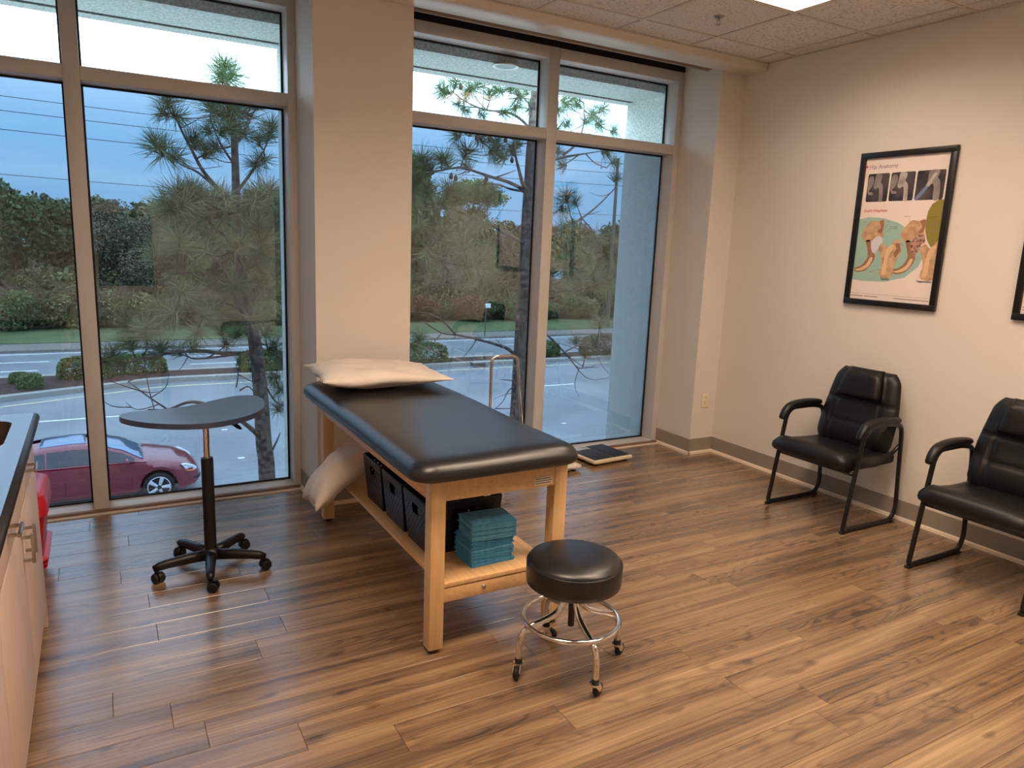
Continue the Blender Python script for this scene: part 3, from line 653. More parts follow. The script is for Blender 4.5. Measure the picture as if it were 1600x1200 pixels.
# ------------------------------------------------------------------ guest chairs (front of the chair looks along -x)
def guest_chair():
    c = empty('guest_chair', (0, 0, 0))
    for s in (-1, 1):
        y = s * .281
        loop = rounded([(-.500, y, .015), (-.405, y, .600), (-.360, y, .645), (-.150, y, .648), (-.052, y, .628), (-.036, y, .55), (.006, y, .085), (-.035, y, .015)], [.035, .07, .08, .09, .06, .05, .045, .045], 7, closed=True)
        bm = bmesh.new(); tube(bm, loop, .0155, 12, closed=True, flat=((0, 1, 0), .8)); fr = fin('side_frame', bm, M_STEELBLK, c, smooth=True)
        bx('floor_glide', M_RUBBER, fr, -.512, -.475, y - .013, y + .013, 0, .014, bev=.002)
        bx('floor_glide', M_RUBBER, fr, -.045, -.015, y - .013, y + .013, 0, .014, bev=.002)
        pts = catmull([(-.452, y, .575), (-.425, y, .628), (-.370, y, .662), (-.26, y, .674), (-.15, y, .672), (-.085, y, .664)], 5)
        rad = [.017 + .006 * math.sin(PI * i / (len(pts) - 1)) for i in range(len(pts))]; rad[0] = .012; rad[-1] = .012
        bm = bmesh.new(); tube(bm, pts, rad, 12, flat=((0, 1, 0), 1.25)); fin('armrest', bm, M_LEATHER, c, smooth=True)
        bm = bmesh.new(); tube(bm, rounded([(-.42, s * .20, .372), (-.12, s * .20, .362), (-.060, s * .22, .40), (-.032, s * .275, .50)], .05, 6), .012, 10); fin('seat_support', bm, M_STEELBLK, c, smooth=True)
    bm = bmesh.new(); tube(bm, [(-.445, -.272, .36), (-.445, .272, .36)], .012, 10); fin('cross_bar', bm, M_STEELBLK, c, smooth=True)
    # seat cushion: profile lofted across the width
    bm = bmesh.new(); nu, nv = 26, 21
    prof = [(-.548, .395), (-.558, .422), (-.550, .454), (-.522, .474), (-.47, .480), (-.40, .464), (-.30, .455), (-.20, .450), (-.10, .450), (-.06, .452), (-.04, .44), (-.04, .39), (-.06, .378), (-.15, .372), (-.25, .370), (-.35, .368), (-.44, .366), (-.49, .372), (-.525, .386)]
    def seat_pt(i, j):
        x, z = prof[i]; v = -1 + 2 * j / (nv - 1); e = (1 - abs(v) ** 7) ; cx, cz = -.30, .415
        k = .84 + .16 * e ** .5 if abs(v) < 1 else .66
        groove = -.008 * math.exp(-((abs(v) - .68) / .05) ** 2) if z > .44 and x > -.46 else 0
        return Vector((cx + (x - cx) * (.93 + .07 * e), v * .265, cz + (z - cz) * k + groove + (.006 * (1 - v * v) if z > .44 else 0)))
    superloft(bm, seat_pt, len(prof), nv); seat = fin('seat', bm, M_LEATHER, c, smooth=True)
    # backrest: grid with panels, seams and a headrest bulge
    def half_w(t): return .262 - .050 * max(0, (t - .42) / .58) ** 1.3 - .03 * max(0, .12 - t) / .12
    bm = bmesh.new(); NU, NV = 36, 40
    def bk(u, t, front):
        z = .425 + .50 * t; rec = -.115 + .125 * t - .02 * t * t; w = half_w(t) * (1 - .16 * max(0, (t - .86) / .14) ** 2)
        y = u * w; eu = max(0, 1 - abs(u) ** 5); et = max(0, 1 - abs(2 * t - 1) ** 9); e = (eu * et) ** .5
        th = .050 * e
        if front:
            th += .020 * e * math.exp(-((t - .22) / .16) ** 2)
            th -= .012 * math.exp(-((abs(u) - .60) / .035) ** 2) * e
            th -= .011 * math.exp(-((t - .60) / .018) ** 2) * e
            if abs(u) < .62: th -= .009 * math.exp(-((t - .33) / .022) ** 2)
            if t > .62 and abs(u) < .66: th += .026 * min(1, (t - .62) / .06) * min(1, (1.0 - t) / .05 + .25) * min(1, (.66 - abs(u)) / .06)
            return Vector((rec - th, y, z))
        return Vector((rec + .028 * e, y, z))
    FR = [[bm.verts.new(bk(-1 + 2 * i / NU, j / NV, True)) for i in range(NU + 1)] for j in range(NV + 1)]
    BK = [[(FR[j][i] if i in (0, NU) or j in (0, NV) else bm.verts.new(bk(-1 + 2 * i / NU, j / NV, False))) for i in range(NU + 1)] for j in range(NV + 1)]
    for j in range(NV):
        for i in range(NU):
            bm.faces.new((FR[j][i], FR[j][i + 1], FR[j + 1][i + 1], FR[j + 1][i])); bm.faces.new((BK[j][i], BK[j + 1][i], BK[j + 1][i + 1], BK[j][i + 1]))
    back = fin('backrest', bm, M_LEATHER, c, smooth=True)
    bm = bmesh.new(); hr = []
    def hp(u, t): 
        v = bk(u, t, True); return v
    def hpad(i, j):
        return None
    # headrest pad: soft slab draped over the top centre of the back
    NA, NB = 16, 14
    def hd(a, b, s):
        u, t = -.64 + 1.28 * a, .645 + .375 * b; base = bk(u, min(t, .985), True); eu = max(0, 1 - abs(2 * a - 1) ** 6); et = max(0, 1 - abs(2 * b - 1) ** 6); e = (eu * et) ** .5
        z = .425 + .50 * t; return Vector((base.x - (.016 * e if s else -.02 * e), base.y, z))
    A = [[bm.verts.new(hd(i / NA, j / NB, True)) for i in range(NA + 1)] for j in range(NB + 1)]
    B = [[(A[j][i] if i in (0, NA) or j in (0, NB) else bm.verts.new(hd(i / NA, j / NB, False))) for i in range(NA + 1)] for j in range(NB + 1)]
    for j in range(NB):
        for i in range(NA):
            bm.faces.new((A[j][i], A[j][i + 1], A[j + 1][i + 1], A[j + 1][i])); bm.faces.new((B[j][i], B[j + 1][i], B[j + 1][i + 1], B[j][i + 1]))
    fin('headrest', bm, M_LEATHER, back, smooth=True)
    return c
ch = guest_chair(); ch.location = (-.078, -1.5765, 0)
tag(ch, 'black leather guest chair under the framed hip poster, fully in view', 'chair', 'guest chairs along the right wall')
ch2 = copy_tree(ch); ch2.location = (-.165, -2.607, 0)
tag(ch2, 'black leather guest chair cut off by the right edge of the photo', 'chair', 'guest chairs along the right wall')
# ------------------------------------------------------------------ framed posters
def flat(name, pts, m, par, off):
    """print on the poster: pts in (u right, v down) metres from the paper's top left, seen from -x"""
    from mathutils.geometry import tessellate_polygon
    tri = tessellate_polygon([[Vector((u, v, 0)) for u, v in pts]])
    return arr(name, [(-off, -u, -v) for u, v in pts], tri, m, par)
def text_mesh(name, s, size, u, v, m, par, off, bold=0.):
    cu = bpy.data.curves.new('t', 'FONT'); cu.body = s; cu.size = size; cu.offset = bold; tmp = bpy.data.objects.new('t', cu); COL.objects.link(tmp)
    dg = bpy.context.evaluated_depsgraph_get(); dg.update(); me = bpy.data.meshes.new_from_object(tmp.evaluated_get(dg)); bpy.data.objects.remove(tmp); bpy.data.curves.remove(cu)
    for q in me.vertices: x, y = q.co.x, q.co.y; q.co = (-off, -(u + x), -(v - y))
    me.materials.clear(); me.materials.append(m); me.name = name; return new_obj(name, me, par)
def poster(yc, zc, w, h, label, group):
    t = empty('framed_poster', (-.002, yc, zc)); tag(t, label, 'poster', group); b = .036
    for q in ((-w / 2, w / 2, h / 2 - b, h / 2), (-w / 2, w / 2, -h / 2, -h / 2 + b), (-w / 2, -w / 2 + b, -h / 2 + b, h / 2 - b), (w / 2 - b, w / 2, -h / 2 + b, h / 2 - b)):
        bx('frame_bar', M_FRAME, t, -.024, 0, *q, bev=.002)
    iw, ih = w - 2 * b, h - 2 * b
    bx('backing', M_FRAME, t, -.006, -.001, -iw / 2, iw / 2, -ih / 2, ih / 2)
    p = bx('paper', M_PAPER, t, -.0015, 0, -iw, 0, -ih, 0); p.location = (-.0065, iw / 2, ih / 2)
    return t, p, iw, ih
t1, p1, IW, IH = poster(-1.5804, 1.806, .616, .959, 'black framed hip anatomy poster with three x-rays above the chair', 'framed posters on the right wall')
K = dict(teal=mat('ink_teal', (158, 194, 182), .45), olive=mat('ink_olive', (144, 132, 56), .45), xdark=mat('ink_xray', (46, 42, 46), .4, noise=(9, (96, 88, 88), .38, .7)), xbone=mat('ink_xray_bone', (150, 142, 138), .4, noise=(14, (118, 110, 108), .4, .7)),
         xlight=mat('ink_xray_light', (196, 188, 184), .4, noise=(14, (150, 140, 138), .4, .7)), xblue=mat('ink_xray_blue', (122, 134, 172), .4), bone=mat('ink_bone', (212, 176, 140), .45, noise=(22, (180, 138, 104), .4, .68)), boned=mat('ink_bone_shade', (164, 118, 86), .45, noise=(22, (138, 96, 70), .4, .68)),
         bonel=mat('ink_bone_light', (226, 192, 150), .45), cart=mat('ink_cartilage', (214, 206, 220), .45), red=mat('ink_orange', (206, 74, 40), .5), grey=mat('ink_grey', (150, 122, 118), .5), black=mat('ink_black', (46, 44, 50), .5), rough=mat('ink_rough', (190, 150, 136), .5, noise=(60, (116, 76, 66), .45, .6)), bred=mat('ink_cross', (196, 60, 40), .5))
def UV(pts): return [(u * IW, v * IH) for u, v in pts]
def sm(pts, n=5): return [(q.x, q.y) for q in catmull([(a, b, 0) for a, b in pts], n, closed=True)]
O = .0019
def P(name, pts, m, lvl=1, smooth=True): return flat(name, UV(sm(pts) if smooth else pts), K[m], p1, .0015 + .00022 * lvl)
# teal field and olive field
P('teal_field', [(0, .425), (.12, .410), (.30, .418), (.50, .452), (.68, .52), (.80, .60), (.845, .68), (.80, .75), (.66, .825), (.42, .865), (.15, .868), (0, .862)], 'teal', 1, False)
P('olive_field', [(1, .302), (.93, .302), (.86, .33), (.825, .38), (.815, .44), (.825, .51), (.86, .57), (.91, .615), (1, .60)], 'olive', 1, False)
# x-ray pictures
def rr(u0, u1, v0, v1, r=.012):
    return [(u0, v0 + r), (u0 + r * .5, v0 + r * .2), (u0 + r * 1.3, v0), (u1 - r * 1.3, v0), (u1 - r * .5, v0 + r * .2), (u1, v0 + r), (u1, v1 - r), (u1 - r * .5, v1 - r * .2), (u1 - r * 1.3, v1), (u0 + r * 1.3, v1), (u0 + r * .5, v1 - r * .2), (u0, v1 - r)]
for k, (u0, u1, v0, v1) in enumerate(((.045, .315, .107, .303), (.335, .625, .107, .302), (.645, .965, .107, .302))):
    P('xray_picture', rr(u0, u1, v0, v1), 'xdark', 2, False); W, H = u1 - u0, v1 - v0
    q = lambda pts: [(u0 + a * W, v0 + b * H) for a, b in pts]
    if k < 2:
        P('xray_bone', q([(.38, .02), (.62, .02), (.66, .15), (.62, .30), (.72, .42), (.76, .60), (.78, .98), (.62, .98), (.60, .66), (.54, .50), (.40, .56), (.30, .46), (.34, .28)]), ('xbone', 'xlight')[k], 3)
        P('xray_pelvis', q([(.06, .12), (.24, .10), (.30, .28), (.20, .50), (.10, .62), (.28, .66), (.30, .74), (.08, .72), (.02, .40)]), 'xbone', 3)
    else:
        P('xray_bone', q([(.45, .02), (.78, .02), (.74, .25), (.84, .42), (.86, .98), (.66, .98), (.64, .60), (.58, .46), (.44, .52), (.40, .30)]), 'xbone', 3)
        P('xray_implant', q([(.10, .98), (.02, .92), (.36, .50), (.52, .22), (.62, .24), (.52, .46), (.30, .78)]), 'xblue', 4)
        P('xray_implant_neck', q([(.36, .50), (.52, .22), (.62, .10), (.70, .14), (.60, .30), (.48, .54)]), 'xlight', 5)
# hip joints
for k, du in enumerate((0., .495)):
    q = lambda pts: [(a + du, b) for a, b in pts]
    P('bone_ilium', q([(.055, .515), (.10, .475), (.16, .437), (.24, .440), (.315, .430), (.325, .47), (.32, .515), (.335, .54), (.31, .56), (.25, .555), (.20, .575), (.13, .585), (.07, .565)]), 'bone', 2)
    P('bone_ilium_shade', q([(.26, .445), (.315, .432), (.322, .48), (.30, .52), (.25, .515), (.29, .48)]), 'boned', 3)
    P('bone_pubis', q([(.12, .580), (.17, .575), (.20, .62), (.235, .655), (.26, .69), (.235, .735), (.17, .785), (.09, .805), (.02, .800), (.015, .775), (.07, .765), (.13, .735), (.165, .69), (.15, .64)]), 'boned', 2)
    P('bone_pubis_edge', q([(.235, .70), (.205, .752), (.14, .785), (.06, .797), (.02, .788), (.09, .775), (.16, .745), (.20, .70)]), 'bonel', 3)
    P('bone_femur', q([(.29, .625), (.35, .595), (.40, .62), (.44, .615), (.475, .575), (.53, .570), (.57, .60), (.575, .65), (.545, .69), (.52, .74), (.495, .83), (.345, .825), (.355, .74), (.335, .69), (.31, .655)]), 'bone', 3)
    P('bone_femur_light', q([(.40, .635), (.46, .60), (.48, .62), (.43, .69), (.42, .80), (.37, .81), (.38, .72)]), 'bonel', 4)
    P('bone_femur_shade', q([(.50, .60), (.55, .60), (.56, .645), (.52, .69), (.49, .67), (.515, .63)]), 'boned', 4)
    if k == 0:
        P('cartilage', q([(.19, .600), (.215, .565), (.27, .545), (.32, .555), (.335, .59), (.305, .605), (.29, .635), (.255, .665), (.215, .655)]), 'cart', 5)
    else:
        P('rough_joint', q([(.185, .600), (.215, .555), (.27, .530), (.33, .540), (.345, .585), (.305, .600), (.285, .635), (.25, .675), (.21, .655)]), 'rough', 5)
# printed words
def TX_(s, size, u, v, m, bold=0.): return text_mesh('lettering', s, size, u * IW, v * IH, K[m], p1, .0015 + .0012, bold)
TX_('Hip Anatomy', .036, .045, .072, 'grey'); TX_('Smith+Nephew', .0255, .045, .375, 'red', .0004)
P('red_cross', [(.0, .052), (.010, .052), (.010, .044), (.018, .044), (.018, .052), (.032, .052), (.032, .060), (.018, .060), (.018, .070), (.010, .070), (.010, .060), (0, .060)], 'bred', 3, False)
TX_('Healthy', .0185, .37, .852, 'black', .0004); TX_('Degenerative', .0170, .805, .852, 'black', .0003)
for s, u, v in (('Smooth weight', .395, .482), ('bearing surface', .395, .494), ('Rough bone', .555, .412), ('Bone spurs', .865, .418)):
    TX_(s, .0088, u, v, 'black')
for u, v, w in ((.865, .460, .09), (.865, .471, .08), (.865, .505, .09), (.865, .516, .08), (.045, .446, .05), (.36, .446, .03), (.215, .798, .045), (.53, .594, .05), (.53, .605, .07)):      # labels too small to read
    P('label_print', [(u, v - .003), (u + w, v - .003), (u + w, v + .001), (u, v + .001)], 'grey', 7, False)
def leader(a, b):
    d = Vector((b[0] - a[0], b[1] - a[1])); n = Vector((-d.y, d.x)).normalized() * .0011
    P('leader_line', [(a[0] + n.x, a[1] + n.y), (b[0] + n.x, b[1] + n.y), (b[0] - n.x, b[1] - n.y), (a[0] - n.x, a[1] - n.y)], 'grey', 7, False)
for a, b in (((.08, .455), (.20, .535)), ((.38, .455), (.33, .50)), ((.40, .50), (.335, .53)), ((.62, .418), (.69, .55)), ((.865, .425), (.82, .46)), ((.26, .792), (.36, .775))): leader(a, b)
P('footer_rule', [(0, .958), (1, .958), (1, .9595), (0, .9595)], 'grey', 2, False)
for a, b in ((.01, .17), (.19, .36), (.56, .98)): P('footer_print', [(a, .974), (b, .974), (b, .979), (a, .979)], 'grey', 2, False)
t2, p2b, _, _ = poster(-2.623, 1.806, .616, .959, 'black framed white poster at the right edge of the photo', 'framed posters on the right wall')
for a, b, v in ((.01, .9, .958), (.01, .2, .974), (.22, .5, .974)): flat('footer_print', [(a * IW, v * IH), (b * IW, v * IH), (b * IW, (v + .004) * IH), (a * IW, (v + .004) * IH)], K['grey'], p2b, .0018)
# dark panel on the back wall (seen as a reflection in the left window)
dpn = empty('wall_panel', (-4.01, YB + .001, 1.352)); tag(dpn, 'dark glossy panel on the back wall, mirrored in the left window', 'panel')
bx('panel_face', mat('dark_panel', (14, 17, 20), .3), dpn, -.32, .32, .004, .02, -.47, .47, bev=.002); bx('panel_rim', M_FRAME, dpn, -.33, .33, 0, .004, -.48, .48)
# ------------------------------------------------------------------ cabinets, counter, sink
XF = -4.622; Y1 = -1.10
def cabinet(ya, yb, label, drawer):
    """ya = window end, yb = other end"""
    c = empty('base_cabinet', (-4.94, (ya + yb) / 2, 0)); tag(c, label, 'cabinet', 'base cabinets along the left wall'); ox, oy = -4.94, (ya + yb) / 2
    def q(nm, m, x0, x1, y0, y1, z0, z1, bev=.0015, par=c): return bx(nm, m, par, x0 - ox, x1 - ox, y0 - oy, y1 - oy, z0, z1, bev=bev)
    for y0_, y1_ in ((yb + .001, yb + .018), (ya - .018, ya - .001)): q('side_panel', M_LAMINATE, XL + .012, XF - .020, y0_, y1_, .09, .845)
    q('back_panel', M_LAMINATE, XL + .002, XL + .011, yb + .001, ya - .001, .09, .845); q('bottom_panel', M_LAMINATE, XL + .012, XF - .020, yb + .018, ya - .018, .09, .108)
    q('toe_kick', M_DARK, XL + .002, XF - .085, yb + .001, ya - .001, 0, .09)
    dr = q('drawer_front', M_LAMINATE, XF - .019, XF, yb + .003, ya - .003, .703, .842)
    dl = q('door', M_LAMINATE, XF - .019, XF, yb + .003, ya - .003, .092, .695)
    def pull(par, y, z, vertical):
        L = .050
        if vertical:
            q('pull_handle', M_STEEL, XF + .024, XF + .034, y - .006, y + .006, z - L, z + L, par=par); 
            for s in (-1, 1): q('pull_post', M_STEEL, XF, XF + .024, y - .005, y + .005, z + s * L * .78 - .005, z + s * L * .78 + .005, par=par)
        else:
            q('pull_handle', M_STEEL, XF + .024, XF + .034, y - L, y + L, z - .006, z + .006, par=par)
            for s in (-1, 1): q('pull_post', M_STEEL, XF, XF + .024, y + s * L * .78 - .005, y + s * L * .78 + .005, z - .005, z + .005, par=par)
    pull(dr, (ya + yb) / 2, .772, False); pull(dl, (yb + .045) if drawer else (ya - .045), .60, True)
    for par in (dr, dl):
        for o in par.children: o.location = (0, 0, 0)
    return c
cabinet(Y1 - .022, -1.722, 'wood-laminate base cabinet at the window end of the black counter', True)
cabinet(-1.722, -2.392, 'wood-laminate base cabinet second from the window', False)
cabinet(-2.392, -3.062, 'wood-laminate base cabinet at the lower left corner of the photo', True)
ep = bx('end_panel', M_LAMINATE, None, XL + .002, XF, Y1 - .021, Y1, 0, .845, bev=.001); tag(ep, 'plain wood-laminate end panel of the counter beside the red bin', 'panel')
ct = empty('countertop', (-4.93, -2.1, .87)); tag(ct, 'long black countertop with rounded edge over the cabinets', 'countertop'); ox, oy, oz = -4.93, -2.1, .87
SX0, SX1, SY0, SY1 = -5.10, -4.668, -1.60, -1.20
CX1, CY1, CY0 = -4.610, -1.085, -3.09
def outline_hole(bm, z0, z1):
    outer = [(XL + .001, CY0), (CX1, CY0), (CX1, CY1), (XL + .001, CY1)]; inner = rrect(SX0, SX1, SY0, SY1, .06, 6)
    for z in (z0, z1):
        vo = [bm.verts.new((x - ox, y - oy, z - oz)) for x, y in outer]; vi = [bm.verts.new((x - ox, y - oy, z - oz)) for x, y in inner]
        ed = [bm.edges.new((l[k], l[(k + 1) % len(l)])) for l in (vo, vi) for k in range(len(l))]
        bmesh.ops.triangle_fill(bm, edges=ed, use_beauty=True)
        if z == z0: lo = (vo, vi)
        else: hi = (vo, vi)
    for a, b in zip(lo, hi):
        for k in range(len(a)): bm.faces.new((a[k], a[(k + 1) % len(a)], b[(k + 1) % len(a)], b[k]))
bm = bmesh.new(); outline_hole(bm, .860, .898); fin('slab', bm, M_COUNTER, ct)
bm = bmesh.new(); tube(bm, rounded([(CX1 - ox, CY0 - oy, .879 - oz), (CX1 - ox, CY1 - oy, .879 - oz), (XL + .02 - ox, CY1 - oy, .879 - oz)], .01, 4), .019, 14); fin('bullnose_edge', bm, M_EDGE, ct, smooth=True)
sk = empty('sink', ((SX0 + SX1) / 2, (SY0 + SY1) / 2, .70)); tag(sk, 'stainless steel sink basin sunk into the black counter', 'sink'); ox2, oy2 = (SX0 + SX1) / 2, (SY0 + SY1) / 2
bm = bmesh.new(); ins = [(.0, .1985 - .0), (.004, .190), (.012, .05), (.03, .03), (.06, .022)]
rings = [[bm.verts.new((x - ox2, y - oy2, z + .0)) for x, y in rrect(SX0 + i, SX1 - i, SY0 + i, SY1 - i, .06, 6)] for i, z in ins]
for a, b in zip(rings, rings[1:]):
    for k in range(len(a)): bm.faces.new((a[k], a[(k + 1) % len(a)], b[(k + 1) % len(a)], b[k]))
bm.faces.new(rings[-1]); fin('basin', bm, mat('sink_steel', (82, 66, 56), .3, metal=.8), sk, smooth=40)
bm = bmesh.new(); lathe(bm, [(.001, .0235), (.034, .0235), (.040, .0225), (.040, .020), (.001, .020)], 20); fin('drain', bm, M_CHROME, sk, smooth=40)
# ------------------------------------------------------------------ red bin beside the cabinet
rb = empty('red_bin', (-4.80, -.54, 0)); tag(rb, 'red plastic medical waste bin between cabinet and window', 'bin')
def loft_rr(bm, levels, r=.04):
    rings = [[bm.verts.new((x, y, z)) for x, y in rrect(-a, a, -b, b, r, 5)] for a, b, z in levels]
    for p_, q_ in zip(rings, rings[1:]):
        for k in range(len(p_)): bm.faces.new((p_[k], p_[(k + 1) % len(p_)], q_[(k + 1) % len(p_)], q_[k]))
    bm.faces.new(rings[0][::-1]); bm.faces.new(rings[-1])
bm = bmesh.new(); loft_rr(bm, [(.130, .150, 0), (.138, .158, .02), (.168, .190, .34), (.170, .192, .345)]); fin('body', bm, M_RED, rb, smooth=35)
for k in range(3):
    bm = bmesh.new(); z0 = .085 + k * .022; e = .150 + k * .0065; loft_rr(bm, [(e - .004, e + .018, z0 - .004), (e + .012 - .002 * k, e + .034, z0), (e + .012 - .002 * k, e + .034, z0 + .006), (e - .004, e + .018, z0 + .010)]); fin('base_rib', bm, M_RED, rb, smooth=35)
bm = bmesh.new(); loft_rr(bm, [(.176, .200, .335), (.182, .206, .345), (.180, .204, .40), (.172, .196, .432), (.150, .176, .446)], .05); lid = fin('lid', bm, M_REDL, rb, smooth=35)
bm = bmesh.new(); loft_rr(bm, [(.05, .03, .447), (.048, .028, .456), (.04, .02, .459)], .015); fin('lid_handle', bm, M_RED, lid, smooth=35)
# ------------------------------------------------------------------ bathroom scales and step stool by the window
def floor_scale(name, loc, rz, w, d, label, cat, white):
    t = empty(name, loc, rz); tag(t, label, cat, 'floor scales by the right window')
    bm = bmesh.new(); loft_rr(bm, [(w / 2 - .02, d / 2 - .02, .012), (w / 2 - .004, d / 2 - .004, .020), (w / 2, d / 2, .030), (w / 2 - .002, d / 2 - .002, .040), (w / 2 - .012, d / 2 - .012, .045)], .025); fin('body', bm, mat(name + '_shell', (226, 208, 176) if not white else (230, 224, 214), .4), t, smooth=35)
    for sxx in (-1, 1):
        for syy in (-1, 1): bm = bmesh.new(); lathe(bm, [(.014, 0), (.016, .003), (.016, .014)], 12, c=(sxx * (w / 2 - .05), syy * (d / 2 - .05), 0)); fin('foot', bm, M_RUBBER, t)
    return t
M_MATBLK = mat('ribbed_black_mat', (30, 34, 40), .55, noise=(200, (44, 48, 54), .45, .6)); M_DIAL = mat('scale_dial', (170, 186, 204), .15, spec=.6)
s1 = floor_scale('bathroom_scale', (-1.005, .012, 0), math.radians(5), .40, .375, 'flat bathroom scale with black mat and cream rim by the window', 'scale', False)
bx('foot_mat', M_MATBLK, s1, -.182, -.004, -.165, .095, .0445, .048, bev=.001); bx('foot_mat', M_MATBLK, s1, .004, .182, -.165, .165, .0445, .048, bev=.001); bx('dial_window', M_DIAL, s1, -.150, -.012, .105, .160, .0445, .049, bev=.002)
s2 = floor_scale('analog_scale', (-1.475, -.090, 0), math.radians(3), .30, .28, 'cream floor scale mostly hidden behind the table corner', 'scale', True)
bx('foot_mat', M_CREAM, s2, -.13, .13, -.12, .06, .0445, .047, bev=.001); bx('dial_window', M_DIAL, s2, -.05, .05, .072, .115, .0445, .049, bev=.002)
for k in range(3): bx('printed_line', M_INK, s2, -.08, .09 - .03 * k, -.1405, -.1385, .024 + .004 * k, .0255 + .004 * k)
ss = empty('step_stool', (-1.98, -.07, 0)); tag(ss, 'step stool with tall chrome handrail loop standing behind the table', 'step stool', None)
bx('platform', M_PLASTIC, ss, -.20, .20, -.14, .14, .215, .24, bev=.006)
for a in (-1, 1):
    for b in (-1, 1):
        bm = bmesh.new(); tube(bm, [(a * .16, b * .11, .215), (a * .19, b * .13, .012)], .0125, 12); lg = fin('leg', bm, M_CHROME, ss, smooth=True)
        bm = bmesh.new(); tube(bm, [(a * .1885, b * .129, .022), (a * .1905, b * .1305, 0)], .016, 12); fin('rubber_tip', bm, M_RUBBER, lg, smooth=40)
hl = at(768, 560, -.07); hr = at(809, 560, -.07); zt = at(790, 556, -.07).z; lb = at(765.5, 640, -.07); rbm = at(815.5, 662, -.07)
L = lambda q: (q.x + 1.98, 0, q.z)
def ext(a, b, z): t = (z - a.z) / (b.z - a.z); return (a.x + (b.x - a.x) * t + 1.98, 0, z)
bm = bmesh.new(); tube(bm, rounded([ext(hl, lb, .20), ext(hl, lb, zt), ext(hr, rbm, zt), ext(hr, rbm, .20)], .055, 8), .0105, 12); fin('handrail', bm, M_CHROME, ss, smooth=True)
# ------------------------------------------------------------------ outside ground
G = -4.5
M_ROAD = speckle('wet_asphalt', (120, 123, 127), (98, 101, 105), 26, rough=.42, bump=.12, big=(.35, (132, 135, 139)), spec=.6)
M_CONC = speckle('concrete', (176, 172, 162), (140, 136, 128), 14, bump=.2, big=(.8, (150, 146, 138)))
M_GRASS = speckle('grass', (80, 96, 58), (58, 74, 42), 9, bump=.8, big=(.5, (98, 106, 68)))
M_MULCH = speckle('bark_mulch', (88, 64, 54), (44, 32, 28), 12, bump=1.0)
M_LEAFLIT = speckle('leaf_litter', (74, 58, 42), (40, 34, 26), 3, bump=1.0)
M_PAINTW = mat('road_paint_white', (232, 232, 228), .6); M_PAINTY = mat('road_paint_yellow', (214, 200, 150), .6)
ground = struct('ground', M_CONC, -60, 90, .5, 9.2, G - .2, G + .10)
road = struct('road', M_ROAD, -60, 90, 9.0, 37.7, G - .2, G)
tag(road, 'wet grey divided road seen through the windows')
M_WALK = speckle('worn_sidewalk', (132, 126, 116), (108, 102, 94), 8, bump=.2)
struct('sidewalk', M_WALK, -60, 90, 37.7, 40.0, G - .2, G + .13, bev=.03)
struct('grass_verge', M_GRASS, -60, 90, 40.0, 47.0, G - .2, G + .16)
struct('woodland_floor', M_LEAFLIT, -80, 110, 47.0, 110, G - .2, G + .18)
edge = catmull([(-40, 22.5, 0), (-20, 23.0, 0), (-12, 24.3, 0), (-7.6, 25.9, 0), (-4.5, 27.15, 0), (-2.3, 27.95, 0), (1, 28.0, 0), (11, 28.15, 0), (20, 27.95, 0), (40, 28, 0), (90, 28, 0)], 6)
def strip(name, pts, o0, o1, z0, z1, m, parent=None):
    bm = bmesh.new(); prev = None
    for p in pts:
        q = [bm.verts.new((p.x, p.y + o, z)) for o, z in ((o0, z0), (o0, z1), (o1, z1), (o1, z0))]
        if prev:
            for a in range(4): bm.faces.new((prev[a], prev[(a + 1) % 4], q[(a + 1) % 4], q[a]))
        else: bm.faces.new(q)
        prev = q
    bm.faces.new(prev[::-1]); return fin(name, bm, m, parent)
kb = tag(strip('median_kerb', edge, 0, .42, G - .1, G + .17, M_CONC), kind='structure')
strip('yellow_edge_line', edge, -.95, -.83, G, G + .004, M_PAINTY, road)
bm = bmesh.new(); prev = None
for p in edge:
    q = [bm.verts.new((p.x, p.y + .42, G - .1)), bm.verts.new((p.x, p.y + .42, G + .15)), bm.verts.new((p.x, (p.y + .42 + 29.9) / 2, G + .26)), bm.verts.new((p.x, 29.9, G + .15)), bm.verts.new((p.x, 29.9, G - .1))]
    if prev:
        for a in range(4): bm.faces.new((prev[a], prev[a + 1], q[a + 1], q[a]))
    prev = q
tag(fin('median_bed', bm, M_MULCH), 'dark mulch bed of the road median', kind='structure')
tag(strip('far_kerb', edge[:1] + [Vector((90, edge[0].y, 0))], 29.9 - edge[0].y, 30.25 - edge[0].y, G - .1, G + .17, M_CONC), kind='structure')
for yy, x0, per, ln in ((22.4, -6.3, 9.0, 2.6), (19.3, 3.5, 10.4, 2.6), (34.7, -9.5, 9.0, 3.0), (32.3, -9.8, 9.0, 3.0)):
    for k in range(-2, 6): bx('lane_dash', M_PAINTW, road, x0 + k * per, x0 + k * per + ln, yy - .06, yy + .06, G, G + .004)
bx('edge_line', M_PAINTW, road, -60, 90, 37.1, 37.22, G, G + .004); bx('edge_line', M_PAINTW, road, -60, 90, 30.6, 30.72, G, G + .004)
for k, (u, v) in enumerate(((351, 672), (377, 716), (881, 662))):
    q = atz(u, v, G); o = bx('road_marker', M_PAINTW, None, -.09, .09, -.06, .06, 0, .02, bev=.008); o.location = (q.x, q.y, G)
    tag(o, ('small white road stud above the red car, left window', 'small white road stud right of the red car', 'small white road stud seen through the right window')[k], 'road stud', 'reflective road studs')
